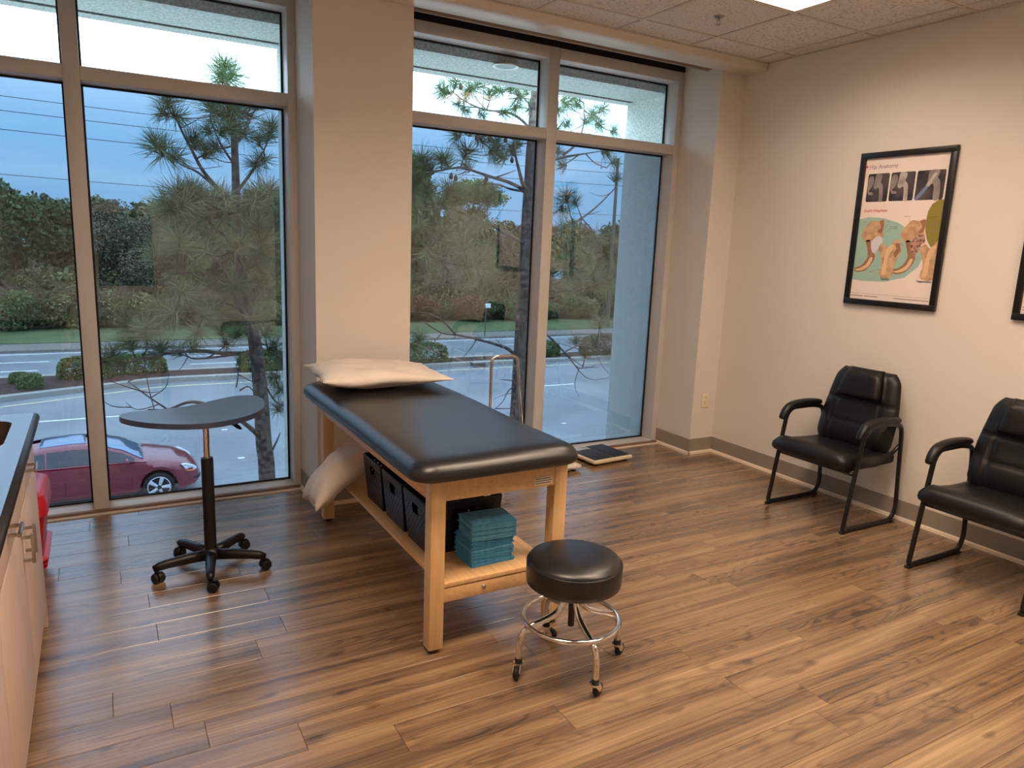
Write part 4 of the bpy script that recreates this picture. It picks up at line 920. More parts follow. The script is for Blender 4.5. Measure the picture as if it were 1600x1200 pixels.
# ------------------------------------------------------------------ foliage helpers
def leaf_cloud(n, blobs, size, seed, squash=1.0, shell=.55):
    """blobs: (cx, cy, cz, rx, ry, rz); returns verts, faces of small leaf blades"""
    r = np.random.default_rng(seed); vol = np.array([b[3] * b[4] * b[5] for b in blobs]) ** .67; pick = r.choice(len(blobs), n, p=vol / vol.sum()); B = np.array(blobs)[pick]
    d = r.normal(size=(n, 3)); d /= np.linalg.norm(d, axis=1)[:, None]; rad = (shell + (1 - shell) * r.random(n) ** .6) * (1 + .10 * r.normal(size=n))
    c = B[:, :3] + d * B[:, 3:] * rad[:, None]
    a = r.normal(size=(n, 3)); a /= np.linalg.norm(a, axis=1)[:, None]; b = np.cross(a, r.normal(size=(n, 3))); b /= np.linalg.norm(b, axis=1)[:, None]
    s = size * (.6 + .8 * r.random(n))[:, None]; a = a * s; b = b * s * .55
    V = np.stack([c - a, c + b, c + a, c - b], 1).reshape(-1, 3); Fc = np.arange(4 * n).reshape(n, 4); return V, Fc
def mesh_np(name, V, Fc, m):
    me = bpy.data.meshes.new(name); n, k = Fc.shape
    me.vertices.add(len(V)); me.vertices.foreach_set('co', V.astype(np.float32).ravel()); me.loops.add(n * k); me.loops.foreach_set('vertex_index', Fc.astype(np.int32).ravel())
    me.polygons.add(n); me.polygons.foreach_set('loop_start', np.arange(0, n * k, k, dtype=np.int32)); me.update(calc_edges=True); me.materials.append(m); return me
def twig_mesh(name, base, seed, m, levels=4, L0=2.0, spread=.6, kids=4, r0=.05, up=.3):
    """bare branching crown as three-sided twigs"""
    r = random.Random(seed); bm = bmesh.new()
    def grow(p, d, L, rad, lv):
        q = p + d * L * .5 + Vector((r.gauss(0, .06), r.gauss(0, .06), r.gauss(0, .05))) * L; e = p + d * L
        tube(bm, [p, q, e], [rad, rad * .8, rad * .55], 3, cap=False)
        if lv == 0: return
        for k in range(kids if lv > 1 else kids + 1):
            nd = (d + Vector((r.gauss(0, spread), r.gauss(0, spread), r.gauss(up * .3, spread * .7)))).normalized(); s = p + (e - p) * r.uniform(.45, 1.0)
            grow(s, nd, L * r.uniform(.55, .8), rad * .66, lv - 1)
    for k in range(base): grow(Vector((r.gauss(0, .15), r.gauss(0, .15), 0)), Vector((r.gauss(0, .45), r.gauss(0, .45), 1)).normalized(), L0 * r.uniform(.8, 1.2), r0, levels)
    me = bpy.data.meshes.new(name); bm.to_mesh(me); bm.free(); me.materials.append(m); return me
def leafmat(name, c1, c2):
    m = mat(name, c1, .75, spec=.2); nt = m.node_tree; N = nt.nodes; L = nt.links; b = N['Principled BSDF']
    g = N.new('ShaderNodeNewGeometry'); oi = N.new('ShaderNodeObjectInfo'); ad = N.new('ShaderNodeMath'); ad.operation = 'ADD'; L.new(g.outputs['Random Per Island'], ad.inputs[0]); L.new(oi.outputs['Random'], ad.inputs[1])
    mu = N.new('ShaderNodeMath'); mu.operation = 'MULTIPLY'; mu.inputs[1].default_value = .5; L.new(ad.outputs[0], mu.inputs[0])
    mx = N.new('ShaderNodeMix'); mx.data_type = 'RGBA'; mx.inputs['A'].default_value = (*lin(c1), 1); mx.inputs['B'].default_value = (*lin(c2), 1); L.new(mu.outputs[0], mx.inputs['Factor']); L.new(mx.outputs['Result'], b.inputs['Base Color'])
    return m
M_BARK = speckle('pine_bark', (112, 96, 86), (64, 54, 50), 16, bump=1.0); M_BARK2 = speckle('grey_bark', (120, 112, 102), (76, 70, 64), 10, bump=.8)
LEAF = dict(dark=leafmat('leaf_dark_green', (58, 74, 52), (96, 112, 74)), olive=leafmat('leaf_olive', (104, 100, 64), (150, 140, 94)), brown=leafmat('leaf_brown', (104, 94, 72), (134, 120, 92)), mid=leafmat('leaf_mid_green', (74, 92, 56), (116, 128, 80)),
            lime=leafmat('leaf_yellow_green', (106, 118, 58), (146, 150, 84)), hedge=leafmat('leaf_hedge', (76, 88, 46), (118, 122, 70)), rust=leafmat('leaf_rust', (120, 82, 56), (150, 106, 74)), pinefar=leafmat('leaf_far_pine', (88, 112, 56), (130, 144, 84)))
M_TWIG = mat('bare_twig', (168, 152, 134), .8); M_TWIG2 = mat('bare_twig_brown', (136, 116, 96), .8)
# crowns (unit-ish trees, scaled when placed); each kind has a few shared meshes
def crown(kind, seed, n=7500, size=.13, w=2.2, h=5.0, z0=1.2, nb=9):
    r = np.random.default_rng(seed); bl = []
    for k in range(nb):
        t = r.random(); rr = w * (1 - .55 * abs(t - .4)) * .62; a = r.random() * 6.28; d = w * .55 * r.random() ** .5 * (1 - .5 * t)
        bl.append((d * math.cos(a), d * math.sin(a), z0 + h * t * .8 + .1 * h, rr * .8, rr * .8, rr * .75))
    V, Fc = leaf_cloud(n, bl, size, seed, shell=.45); return mesh_np('foliage', V, Fc, LEAF[kind])
CROWN = {k: [crown(k, 100 + 7 * i + hash(k) % 1 + j, size=sz) for j in range(3)] for i, (k, sz) in enumerate((('dark', .12), ('olive', .11), ('brown', .075), ('mid', .11)))}
def trunk_mesh(h, r0, m, seed):
    q = random.Random(seed); bm = bmesh.new(); pts = [Vector((q.gauss(0, .08) * (k > 0), q.gauss(0, .08) * (k > 0), h * k / 5)) for k in range(6)]; tube(bm, pts, [r0 * (1 - .13 * k) for k in range(6)], 8)
    for k in range(4): s = pts[2 + k % 3]; e = s + Vector((q.gauss(0, .9), q.gauss(0, .9), q.uniform(.6, 1.5))); tube(bm, [s, (s + e) / 2 + Vector((0, 0, .1)), e], [r0 * .4, r0 * .3, r0 * .15], 6)
    me = bpy.data.meshes.new('trunk'); bm.to_mesh(me); bm.free(); me.materials.append(m); return me
TRUNK = [trunk_mesh(5.2, .13, M_BARK2, k) for k in range(3)]
TWIGS = [twig_mesh('bare_branches', 5, 40 + k, (M_TWIG, M_TWIG2)[k % 2], levels=4, L0=1.5, spread=.52, kids=4, r0=.055) for k in range(3)]
r = random.Random(21); count = {}
where = ('left window, left pane', 'left window, right pane', 'right window, left pane', 'right window, right pane', 'off the left edge', 'hidden beyond the pier')
kinds = {'dark': 'dark evergreen tree', 'olive': 'olive green tree', 'brown': 'brown autumn-leaved tree', 'mid': 'mid green tree', 'bare': 'bare grey twiggy tree'}
placed = []
def px_u(x, y): d = Vector((x, y, -1)) - CAM; return 800 + FPX * d.dot(AX_R) / d.dot(AX_F)
def seen_in(x, y):
    u = px_u(x, y)
    return 4 if u < -30 else 5 if u > 990 else 0 if u < 135 else 1 if u < 500 else 2 if u < 850 else 3
def put_tree(kind, x, y, s, sz=1.0):
    t = empty('woodland_tree', (x, y, G + .15), r.random() * 6.28); t.scale = (s, s, s * sz)
    if kind == 'bare': new_obj('bare_branches', r.choice(TWIGS), t)
    else:
        new_obj('foliage', r.choice(CROWN[kind]), t); new_obj('trunk', r.choice(TRUNK), t)
    placed.append((kind, 'front' if y < 51.5 else 'second' if y < 57 else 'rear', seen_in(x, y), px_u(x, y), t))
left = [('dark', -7.6, 55.2, 1.22, 1.05), ('dark', -4.6, 54.6, 1.30, 1.0), ('olive', -.4, 55, 1.35, 1.0), ('dark', -10.4, 48.2, 1.05, 1.15), ('olive', -8.0, 48.0, .62, .9), ('bare', -7.0, 47.6, 1.05, 1.1), ('dark', -9.0, 52, 1.25, 1.1), ('bare', -5.6, 48.5, 1.0, 1.0), ('dark', -6.6, 54, 1.15, 1.05), ('olive', -5.8, 47.2, .5, .8), ('brown', -3.6, 50, 1.2, 1.05), ('bare', -3.2, 48, 1.0, 1.0), ('dark', -2.2, 53.5, 1.1, .95), ('brown', -1.4, 48.6, 1.1, 1.0), ('mid', -4.8, 57, 1.25, 1.0), ('brown', .6, 51, 1.15, 1.05), ('bare', 1.2, 48.4, 1.0, 1.0), ('olive', 2.4, 49.5, 1.05, 1.0), ('dark', 1.6, 56, 1.25, 1.0), ('bare', 3.8, 49, 1.1, 1.1), ('mid', 4.6, 53, 1.25, 1.1)]
mid_ = [('dark', 6.5, 50, 1.3, 1.1), ('olive', 8.4, 53, 1.4, 1.2), ('bare', 9.8, 49, 1.2, 1.2), ('mid', 11.2, 52, 1.5, 1.25), ('olive', 13.0, 50, 1.3, 1.2), ('dark', 15.0, 54, 1.6, 1.3), ('olive', 16.6, 50, 1.35, 1.3), ('mid', 18.2, 53, 1.55, 1.35), ('brown', 18.8, 49, 1.0, 1.1), ('bare', 20.4, 49.5, 1.25, 1.2), ('olive', 22.0, 52, 1.35, 1.15), ('mid', 23.6, 50, 1.15, 1.1), ('brown', 25.2, 49, 1.05, 1.1), ('olive', 26.6, 53, 1.25, 1.1), ('bare', 28.0, 50, 1.15, 1.1), ('olive', 29.4, 49.5, 1.15, 1.1), ('mid', 31.2, 53, 1.3, 1.1), ('olive', 33.0, 50, 1.2, 1.1), ('brown', 35.0, 52, 1.2, 1.1), ('mid', 37.5, 51, 1.2, 1.1), ('dark', 40.5, 54, 1.3, 1.1), ('olive', 43, 51, 1.2, 1.1), ('dark', 47, 53, 1.3, 1.1), ('olive', -13, 50, 1.2, 1.1), ('dark', -16, 53, 1.3, 1.1)]
for a in left + mid_: put_tree(*a)
for k in range(-11, 36): put_tree(('dark', 'olive', 'mid', 'brown')[(k * 7 + k // 3) % 4], -15 + k * 2.6 + r.uniform(-.5, .5), 60 + r.uniform(-1.2, 2), 1.42 + .30 * (6 < k * 2.6 - 15 < 24), .92)
def ordinal_label(items, fmt, cat, group):
    '''number look-alikes from the left within one pane'''
    cls = {}
    for it in items: cls.setdefault(it[:3], []).append(it)
    for key, li in cls.items():
        li.sort(key=lambda a: a[3])
        for n, it in enumerate(li):
            pos = '' if len(li) == 1 else ('leftmost ' if n == 0 else 'rightmost ' if n == len(li) - 1 else ('second', 'third', 'fourth', 'fifth', 'sixth', 'seventh', 'eighth', 'ninth', 'tenth', 'eleventh')[n - 1] + ' from left ')
            tag(it[4], fmt(pos, *key), cat, group)
ordinal_label(placed, lambda pos, kind, row, w: '%s%s in the %s woodland row, %s' % (pos, kinds[kind], row, where[w]), 'tree', 'woodland trees across the road')
# round-topped far pine seen past the right pine trunk
fp = empty('far_pine', (25.6, 56, G + .15)); tag(fp, 'tall round-topped pine far behind the woodland, right window', 'tree')
V, Fc = leaf_cloud(5200, [(0, 0, 10.6, 2.6, 2.2, 1.1), (1.6, 0, 10.0, 1.8, 1.5, .8), (-1.7, 0, 9.8, 1.6, 1.4, .8), (.4, .3, 8.6, 1.3, 1.1, .7)], .13, 77, shell=.3); new_obj('foliage', mesh_np('foliage', V, Fc, LEAF['pinefar']), fp)
bm = bmesh.new(); tube(bm, [(0, 0, 0), (.1, 0, 5), (-.05, 0, 10.4)], [.2, .16, .07], 8); tube(bm, [(.05, 0, 7.6), (.9, 0, 9), (1.6, 0, 9.8)], [.08, .06, .03], 6); tube(bm, [(0, 0, 7.2), (-.9, 0, 8.6), (-1.6, 0, 9.6)], [.08, .06, .03], 6); fin('trunk', bm, M_BARK2, fp)
# understorey shrubs along the verge
def shrub_mesh(kind, seed, w, h, n=2600, size=.09):
    q = np.random.default_rng(seed); bl = [((q.random() - .5) * w * .9, (q.random() - .5) * w * .5, h * (.25 + .45 * q.random()), w * .32, w * .3, h * .32) for _ in range(7)]
    V, Fc = leaf_cloud(n, bl, size, seed, shell=.5); V[:, 2] = np.maximum(V[:, 2], .0); return mesh_np('leaves', V, Fc, LEAF[kind])
def stem_part(par, h):
    bm = bmesh.new()
    for k in range(4): a = k * 1.6; tube(bm, [(0, 0, 0), (.12 * math.cos(a), .12 * math.sin(a), h * .35), (.3 * math.cos(a), .3 * math.sin(a), h * .7)], [.02, .015, .008], 4)
    fin('stem', bm, M_BARK2, par)
def shrub(name, mesh, x, y, label, cat='shrub', group='shrubs at the edge of the woodland', s=1.0, h=1.5, z=G + .15):
    t = empty(name, (x, y, z), 0); t.scale = (s, s, s); new_obj('leaves', mesh, t); stem_part(t, h); tag(t, label, cat, group); return t
SH = {k: [shrub_mesh(k, 300 + 10 * i + j, 2.6, 2.2) for j in range(2)] for i, k in enumerate(('dark', 'olive', 'mid', 'lime', 'rust', 'brown'))}
names = dict(dark='dark green', olive='olive', mid='mid green', lime='bright yellow-green', rust='rust-brown', brown='brown')
row = [('dark', -11.0), ('mid', -9.2), ('dark', -7.9), ('olive', -6.8), ('lime', -5.75), ('dark', -4.3), ('olive', -2.6), ('lime', -1.0), ('brown', .5), ('dark', 2.0), ('mid', 3.6), ('olive', 5.4), ('dark', 7.4), ('mid', 9.2), ('olive', 11.0), ('mid', 12.8), ('rust', 14.4), ('rust', 16.4), ('dark', 18.4), ('rust', 20.2), ('dark', 22.2), ('mid', 24), ('olive', 26), ('dark', 28), ('mid', 30), ('olive', 32.2), ('dark', 34.5), ('olive', 37), ('dark', 40)]
vsh = []
back = [('olive', -12.0), ('dark', -10.2), ('brown', -8.4), ('olive', -6.6), ('dark', -5.0), ('brown', -3.4), ('olive', -1.6), ('mid', .2), ('brown', 2.0), ('olive', 4.0), ('mid', 6.4), ('olive', 8.6), ('brown', 10.8), ('olive', 13.0), ('mid', 15.2), ('olive', 17.4), ('brown', 19.6), ('olive', 21.8), ('mid', 24.2), ('olive', 26.6), ('brown', 29.0), ('olive', 31.4), ('mid', 33.8), ('olive', 36.4)]
for kind, x in back:
    t = shrub('understorey_bush', r.choice(SH[kind]), x, 49.4 + r.uniform(-.4, .4), None, s=r.uniform(1.5, 1.9)); t.scale.y = 1.1
    vsh.append((kind, 'under', seen_in(x, 49.4), px_u(x, 49.4), t))
for k, (kind, x) in enumerate(row):
    t = shrub('verge_shrub', r.choice(SH[kind]), x, 46.3 + r.uniform(-.3, .5), None, s=r.uniform(.8, 1.05) if kind != 'lime' else .85)
    vsh.append((kind, 'verge', seen_in(x, 46.5), px_u(x, 46.5), t))
ordinal_label(vsh, lambda pos, kind, row, w: ('%s%s shrub behind the grass verge, %s' if row == 'verge' else '%s%s tall bush under the trees, %s') % (pos, names[kind], where[w]), 'shrub', 'shrubs at the edge of the woodland')
# median planting
def hedge_mesh(w, d, h, seed, kind, n=4200, size=.055):
    q = np.random.default_rng(seed); V = []
    u = q.normal(size=(n, 3)); p = 4.0; u /= (np.abs(u) ** p).sum(1)[:, None] ** (1 / p); u[:, 2] = np.abs(u[:, 2]); rad = 1 - .16 * q.random(n) ** 2 + .02 * q.normal(size=n)
    c = u * rad[:, None] * np.array([w / 2, d / 2, h]); a = q.normal(size=(n, 3)); a /= np.linalg.norm(a, axis=1)[:, None]; b = np.cross(a, q.normal(size=(n, 3))); b /= np.linalg.norm(b, axis=1)[:, None]
    s = size * (.6 + .8 * q.random(n))[:, None]; V = np.stack([c - a * s, c + b * s * .6, c + a * s, c - b * s * .6], 1).reshape(-1, 3); return mesh_np('leaves', V, np.arange(4 * n).reshape(n, 4), LEAF[kind])
med = [(-7.15, 28.2, .62, .6, .42, 'mid', 'tiny tufted plant in the median mulch, leftmost'), (-6.75, 27.4, .8, .7, .48, 'mid', 'small loose plant in the median mulch near the window edge'), (-5.0, 28.8, 1.9, 1.1, .85, 'hedge', 'clipped round bush on the median left of the window post'), (-3.25, 29.35, 2.5, 1.0, .78, 'hedge', 'long clipped hedge on the median right of the window post'),
       (1.9, 29.0, 2.0, 1.1, .85, 'hedge', 'clipped bush on the median behind the left pine trunk'), (9.3, 29.0, 3.2, 1.1, .95, 'mid', 'long green bush on the median beside the column'), (16.9, 29.2, 1.8, 1.0, .75, 'mid', 'small dark green bush on the median right of the chrome rail'), (21.0, 29.0, 3.4, 1.1, 1.05, 'brown', 'brownish clipped hedge on the median near the outside pier'), (27, 29, 3, 1.1, 1.0, 'hedge', 'clipped hedge on the median past the outside pier')]
for k, (x, y, w, d, h, kind, lab) in enumerate(med):
    t = empty('median_bush', (x, y, G + .2)); new_obj('leaves', hedge_mesh(w, d, h, 500 + k, kind), t); stem_part(t, h * .8); tag(t, lab, 'bush', 'bushes planted on the road median')
# cover plate in the mulch, sign, utility pole and wires
q = atz(749, 566, G + .2); o = bx('utility_cover', M_CONC, None, -.45, .45, -.25, .25, 0, .05, bev=.01); o.location = (q.x, q.y, G + .19); tag(o, 'pale rectangular utility cover in the median mulch', 'utility cover')
q = at(757, 541, 37.85); sg = empty('street_sign', (q.x, 37.85, G + .13)); tag(sg, 'small white sign on a thin post by the far sidewalk', 'sign')
bm = bmesh.new(); tube(bm, [(0, 0, 0), (0, 0, 2.3)], .035, 8); fin('post', bm, M_BARK2, sg); bx('sign_board', M_WHITE, sg, -.04, .34, -.06, -.035, 1.85, 2.15, bev=.01)
up_ = empty('utility_pole', (30.1, 41, G + .16)); tag(up_, 'wooden utility pole by the outside pier, right window', 'utility pole')
bm = bmesh.new(); tube(bm, [(0, 0, 0), (0, 0, 12.6)], [.16, .11], 12); fin('pole', bm, M_BARK2, up_, smooth=40); bx('cable_bracket', M_STEEL, up_, -.03, .03, -.14, .14, 11.6, 11.7)
for n, (z, lab) in enumerate(((7.64, 'highest thin power line crossing the sky'), (6.95, 'second power line below the highest one'), (6.05, 'third power line crossing the sky'), (3.88, 'lowest cable running in front of the treetops'))):
    pts = [Vector((-60 + 4 * k, 41, z - .12 * (k % 22) / 22 * 0 + .0006 * ((-60 + 4 * k) - 10) ** 2)) for k in range(41)]
    bm = bmesh.new(); tube(bm, pts, .016, 5); tag(fin('power_line', bm, M_GASKET if n < 3 else M_BARK2), lab, 'power line', 'power lines along the road')
# ------------------------------------------------------------------ the two pines by the building
def tuft_mesh(n, L, seed, m, cone=1.0):
    q = np.random.default_rng(seed); d = q.normal(size=(n, 3)); d[:, 2] = np.abs(d[:, 2]) * .9 + .10 - cone * .12 * q.random(n); d /= np.linalg.norm(d, axis=1)[:, None]
    base = np.zeros((n, 3)); base[:, 2] = q.random(n) * L * .55 - L * .3; ln = (L * (.75 + .35 * q.random(n)))[:, None]
    s = np.cross(d, q.normal(size=(n, 3))); s /= np.linalg.norm(s, axis=1)[:, None]; w = .0030
    mid = base + d * ln * .55 + np.array([0, 0, -.01]); tip = base + d * ln + np.array([0, 0, -.035]) * (1 - d[:, 2:3])
    V = np.stack([base - s * w, base + s * w, mid + s * w * .9, mid - s * w * .9, tip], 1).reshape(-1, 3)
    Fq = np.arange(n)[:, None] * 5; tri = np.concatenate([Fq + np.array([0, 1, 2]), Fq + np.array([0, 2, 3]), Fq + np.array([3, 2, 4])]); return mesh_np('needle_tuft', V, tri, m)
M_NEED = leafmat('pine_needle', (56, 74, 48), (102, 120, 78)); M_NEEDB = leafmat('pine_needle_dry', (118, 112, 78), (160, 150, 110)); M_CONE = mat('pine_cone', (92, 66, 48), .8, bump=(60, .8))
TUFT = [tuft_mesh(150, .27, 60 + k, M_NEED) for k in range(4)]; TUFTB = [tuft_mesh(120, .27, 70 + k, M_NEEDB) for k in range(2)]
def pine(name, label, Y, trunk, rad, branches, tufts, cones=(), seed=1):
    """trunk, branches: photo-pixel polylines laid out on the tree standing at distance Y; tufts (u, v, scale, depth offset)"""
    q = random.Random(seed); tr = [at(u, v, Y) for u, v in trunk]; t = empty(name, (tr[0].x, Y, G + .1)); o = Vector((tr[0].x, Y, G + .1)); tag(t, label, 'tree', 'pines between building and road')
    pts = catmull([Vector((tr[0].x, Y, G + .1))] + tr, 4); n = len(pts); bm = bmesh.new(); tube(bm, [p - o for p in pts], [rad[0] + (rad[1] - rad[0]) * (k / (n - 1)) ** 1.1 for k in range(n)], 14); fin('trunk', bm, M_BARK, t, smooth=True)
    nodes = [(p, 0) for p in pts]
    for br in branches:
        pl, r0, dy = br; P3 = [at(u, v, Y + dy * k / max(1, len(pl) - 1)) - o for k, (u, v) in enumerate(pl)]
        c = catmull(P3, 5) if len(P3) > 2 else P3; m_ = len(c); bm = bmesh.new(); tube(bm, c, [r0 * (1 - .72 * k / (m_ - 1)) for k in range(m_)], 7); fin('branch', bm, M_BARK, t, smooth=True)
        nodes += [(p + o, 1) for p in c[m_ // 2:]]
    for u, v, s, dy, *b in tufts:
        c = at(u, v, Y + dy); near = min(nodes, key=lambda a: (a[0] - c).length)[0]; d = (c - near); L = d.length
        if L > .10:
            bm = bmesh.new(); midp = (near + c) / 2 + Vector((q.gauss(0, .05), q.gauss(0, .05), -.04)) * min(1, L); tube(bm, [near - o, midp - o, c - o], [.012, .009, .006], 5); fin('twig', bm, M_BARK, t)
        dr = (d.normalized() if L > .05 else Vector((0, 0, 1))) * .8 + Vector((q.gauss(0, .25), q.gauss(0, .35), .55)); k = new_obj('needle_tuft', q.choice(TUFTB if b else TUFT), t)
        k.location = c - o; k.rotation_mode = 'QUATERNION'; k.rotation_quaternion = Vector((0, 0, 1)).rotation_difference(dr.normalized()); k.scale = (s, s, s)
        nodes.append((c, 2))
    for _ in range(46):        # bare side twigs
        p0 = q.choice(nodes[len(pts) // 2:])[0]; d = Vector((q.gauss(0, 1), q.gauss(0, .8), q.gauss(.05, .5))).normalized(); L = q.uniform(.25, .75)
        c = [p0, p0 + d * L * .5 + Vector((0, 0, -.05 * L)), p0 + d * L + Vector((q.gauss(0, .1), 0, q.uniform(-.05, .18))) * L]; bm = bmesh.new(); tube(bm, [k - o for k in catmull(c, 3)], [.008 - .0009 * k for k in range(7)], 4); fin('twig', bm, M_BARK, t)
    for u, v, dy in cones:
        c = at(u, v, Y + dy) - o; bm = bmesh.new(); lathe(bm, [(.004, -.05), (.022, -.04), (.030, -.015), (.026, .015), (.012, .04), (.003, .048)], 10, c=c); fin('pine_cone', bm, M_CONE, t, smooth=True)
    return t
r3 = random.Random(4)
def scatter(boxes):
    out = []
    for (u0, u1, v0, v1, n, s0, s1) in boxes:
        for _ in range(n): out.append((r3.uniform(u0, u1), r3.uniform(v0, v1), r3.uniform(s0, s1), r3.uniform(-.9, .9)))
    return out
LP_tr = [(418, 760), (412, 690), (409, 640), (405, 590), (399, 540), (393, 505), (383, 470), (377, 420), (372, 360), (369, 300), (367, 240), (364, 190), (357, 150), (351, 118)]
LP_br = [([(393, 505), (372, 475), (358, 440), (345, 400)], .045, -.5), ([(402, 552), (350, 552), (310, 548), (262, 552), (222, 560), (180, 572)], .032, -.6), ([(398, 548), (360, 555), (300, 560), (285, 540)], .02, .5), ([(413, 690), (385, 664), (345, 640), (300, 628), (262, 640), (232, 640)], .034, -.7), ([(262, 640), (235, 622), (212, 605), (200, 596)], .012, -.2), ([(235, 622), (258, 606), (263, 588)], .008, -.2), ([(248, 632), (215, 640), (196, 628)], .008, -.2),
         ([(420, 715), (432, 690), (438, 676)], .02, .2), ([(404, 580), (425, 620), (440, 632), (460, 628)], .015, .2), ([(375, 610), (390, 605), (408, 630)], .012, .1), ([(369, 605), (372, 585), (368, 568)], .010, -.2), ([(371, 330), (345, 300), (318, 268), (300, 235), (282, 200), (268, 165)], .030, -.5), ([(345, 300), (310, 270), (285, 258), (262, 240)], .018, -.5), ([(370, 300), (392, 270), (412, 235), (425, 205)], .024, .4), ([(368, 260), (345, 225), (330, 190)], .018, -.3), ([(366, 230), (385, 200), (398, 172)], .016, .3),
         ([(374, 390), (330, 350), (290, 322), (275, 305)], .022, -.6), ([(376, 410), (400, 370), (415, 320)], .020, .5), ([(380, 450), (330, 430), (285, 425), (250, 440)], .018, -.7), ([(388, 490), (340, 470), (300, 480), (255, 490)], .016, .6), ([(382, 470), (415, 430), (435, 400)], .016, .5)]
LP_tf = [(262, 160, 1.1, -.5), (276, 182, .9, -.5), (258, 178, .8, -.4), (252, 236, 1.25, -.6), (243, 224, .9, -.5), (272, 246, 1.0, -.5), (300, 216, .8, -.4), (305, 228, .7, -.3), (351, 108, 1.2, 0), (345, 122, 1.2, .1), (360, 122, 1.2, -.1), (350, 140, 1.2, .2), (330, 168, 1.1, -.2), (342, 180, 1.2, .2), (358, 178, 1.2, -.2), (372, 172, 1.1, .3), (388, 178, 1.0, .3), (400, 165, .9, .3), (365, 205, 1.2, 0), (380, 210, 1.1, .4), (350, 205, 1.1, -.4), (425, 200, 1.1, .5), (418, 215, 1.0, .4), (404, 222, .9, .2), (412, 250, 1.0, .5), (322, 240, 1.0, -.2), (338, 232, 1.0, .3), (325, 205, .8, -.3), (400, 258, .9, .1),
         (280, 312, 1.4, -.6), (345, 335, 1.3, -.2), (408, 310, 1.4, .5), (300, 300, 1.0, -.5), (320, 330, 1.2, .2), (268, 330, 1.0, -.7), (425, 330, 1.1, .6), (385, 335, 1.1, .2)]
LP_tf += [(a, b, c, d, 1) for a, b, c, d in scatter([(255, 440, 290, 400, 24, .9, 1.35), (235, 440, 380, 470, 22, .9, 1.3), (225, 420, 455, 530, 12, .8, 1.1)])] + scatter([(280, 440, 300, 460, 12, .8, 1.2)])
LP_tf += [(178, 556, 1.0, -.6), (165, 566, .9, -.7), (190, 570, .8, -.5), (205, 540, 1.0, -.4), (252, 548, 1.0, -.3), (240, 560, .7, -.2), (300, 546, .8, -.3), (280, 552, .7, .2), (206, 512, 1.1, .4), (240, 502, 1.1, .5), (225, 525, 1.0, .3), (198, 498, .9, .2), (268, 505, .8, .2), (352, 540, .7, .2), (372, 522, .9, -.2), (388, 518, .9, .3), (425, 545, 1.1, .4), (438, 560, 1.1, .5), (430, 590, 1.0, .4), (375, 565, .7, -.2), (435, 640, .9, .3), (440, 610, .9, .4), (345, 518, .8, .3), (418, 520, 1.0, .3)]
pine('pine_tree', 'young pine with drooping lower branches in the left window', 5.5, LP_tr, (.115, .022), LP_br, LP_tf, seed=3)
RP_tr = [(807, 680), (809, 640), (812, 580), (815, 520), (818, 460), (821, 400), (824, 340), (827, 290), (829, 245), (832, 200), (834, 165), (836, 140)]
RP_br = [([(826, 296), (818, 290), (812, 270), (806, 245), (803, 218)], .040, -.2), ([(822, 298), (795, 285), (772, 278), (748, 270), (720, 262), (690, 266), (662, 270)], .030, -.5), ([(824, 300), (800, 296), (775, 288), (742, 288)], .022, .3), ([(772, 278), (790, 272), (806, 266)], .014, -.3), ([(818, 380), (795, 368), (768, 352), (748, 344)], .034, -.5), ([(768, 352), (720, 332), (690, 322), (662, 310)], .018, -.4), ([(812, 575), (800, 550), (780, 540), (745, 530), (712, 523), (690, 520), (660, 502)], .030, -.6), ([(712, 523), (690, 500), (668, 490), (645, 488)], .016, -.3), ([(745, 530), (735, 545), (722, 560)], .010, -.2), ([(690, 520), (672, 540), (650, 545)], .010, -.2), ([(812, 560), (790, 545), (775, 530)], .012, .2),
         ([(811, 596), (795, 594), (781, 593)], .011, -.2), ([(810, 601), (795, 610), (785, 628), (772, 640)], .012, -.3), ([(809, 614), (790, 616), (770, 624)], .007, -.2), ([(829, 285), (840, 268), (852, 245), (862, 215), (880, 190)], .034, .3), ([(862, 250), (890, 244), (915, 240), (940, 236)], .024, .5), ([(880, 242), (900, 225), (912, 195), (912, 160)], .022, .3), ([(915, 240), (930, 255), (948, 262)], .012, .3), ([(822, 380), (860, 370), (895, 350), (930, 325), (965, 290)], .030, .7), ([(814, 500), (850, 520), (872, 540), (890, 560), (905, 575), (930, 572)], .022, .5), ([(880, 552), (905, 540), (940, 545), (962, 540)], .012, .4), ([(905, 575), (898, 600), (905, 622)], .008, .2), ([(890, 560), (920, 592), (960, 588)], .009, .4),
         ([(832, 205), (812, 185), (790, 175), (760, 172), (730, 160), (705, 142)], .024, -.4), ([(760, 172), (745, 155), (735, 138)], .010, -.2), ([(834, 170), (815, 150), (800, 135)], .014, -.3), ([(835, 160), (860, 150), (885, 152)], .014, .3), ([(803, 218), (780, 205), (750, 200), (725, 205)], .014, -.3)]
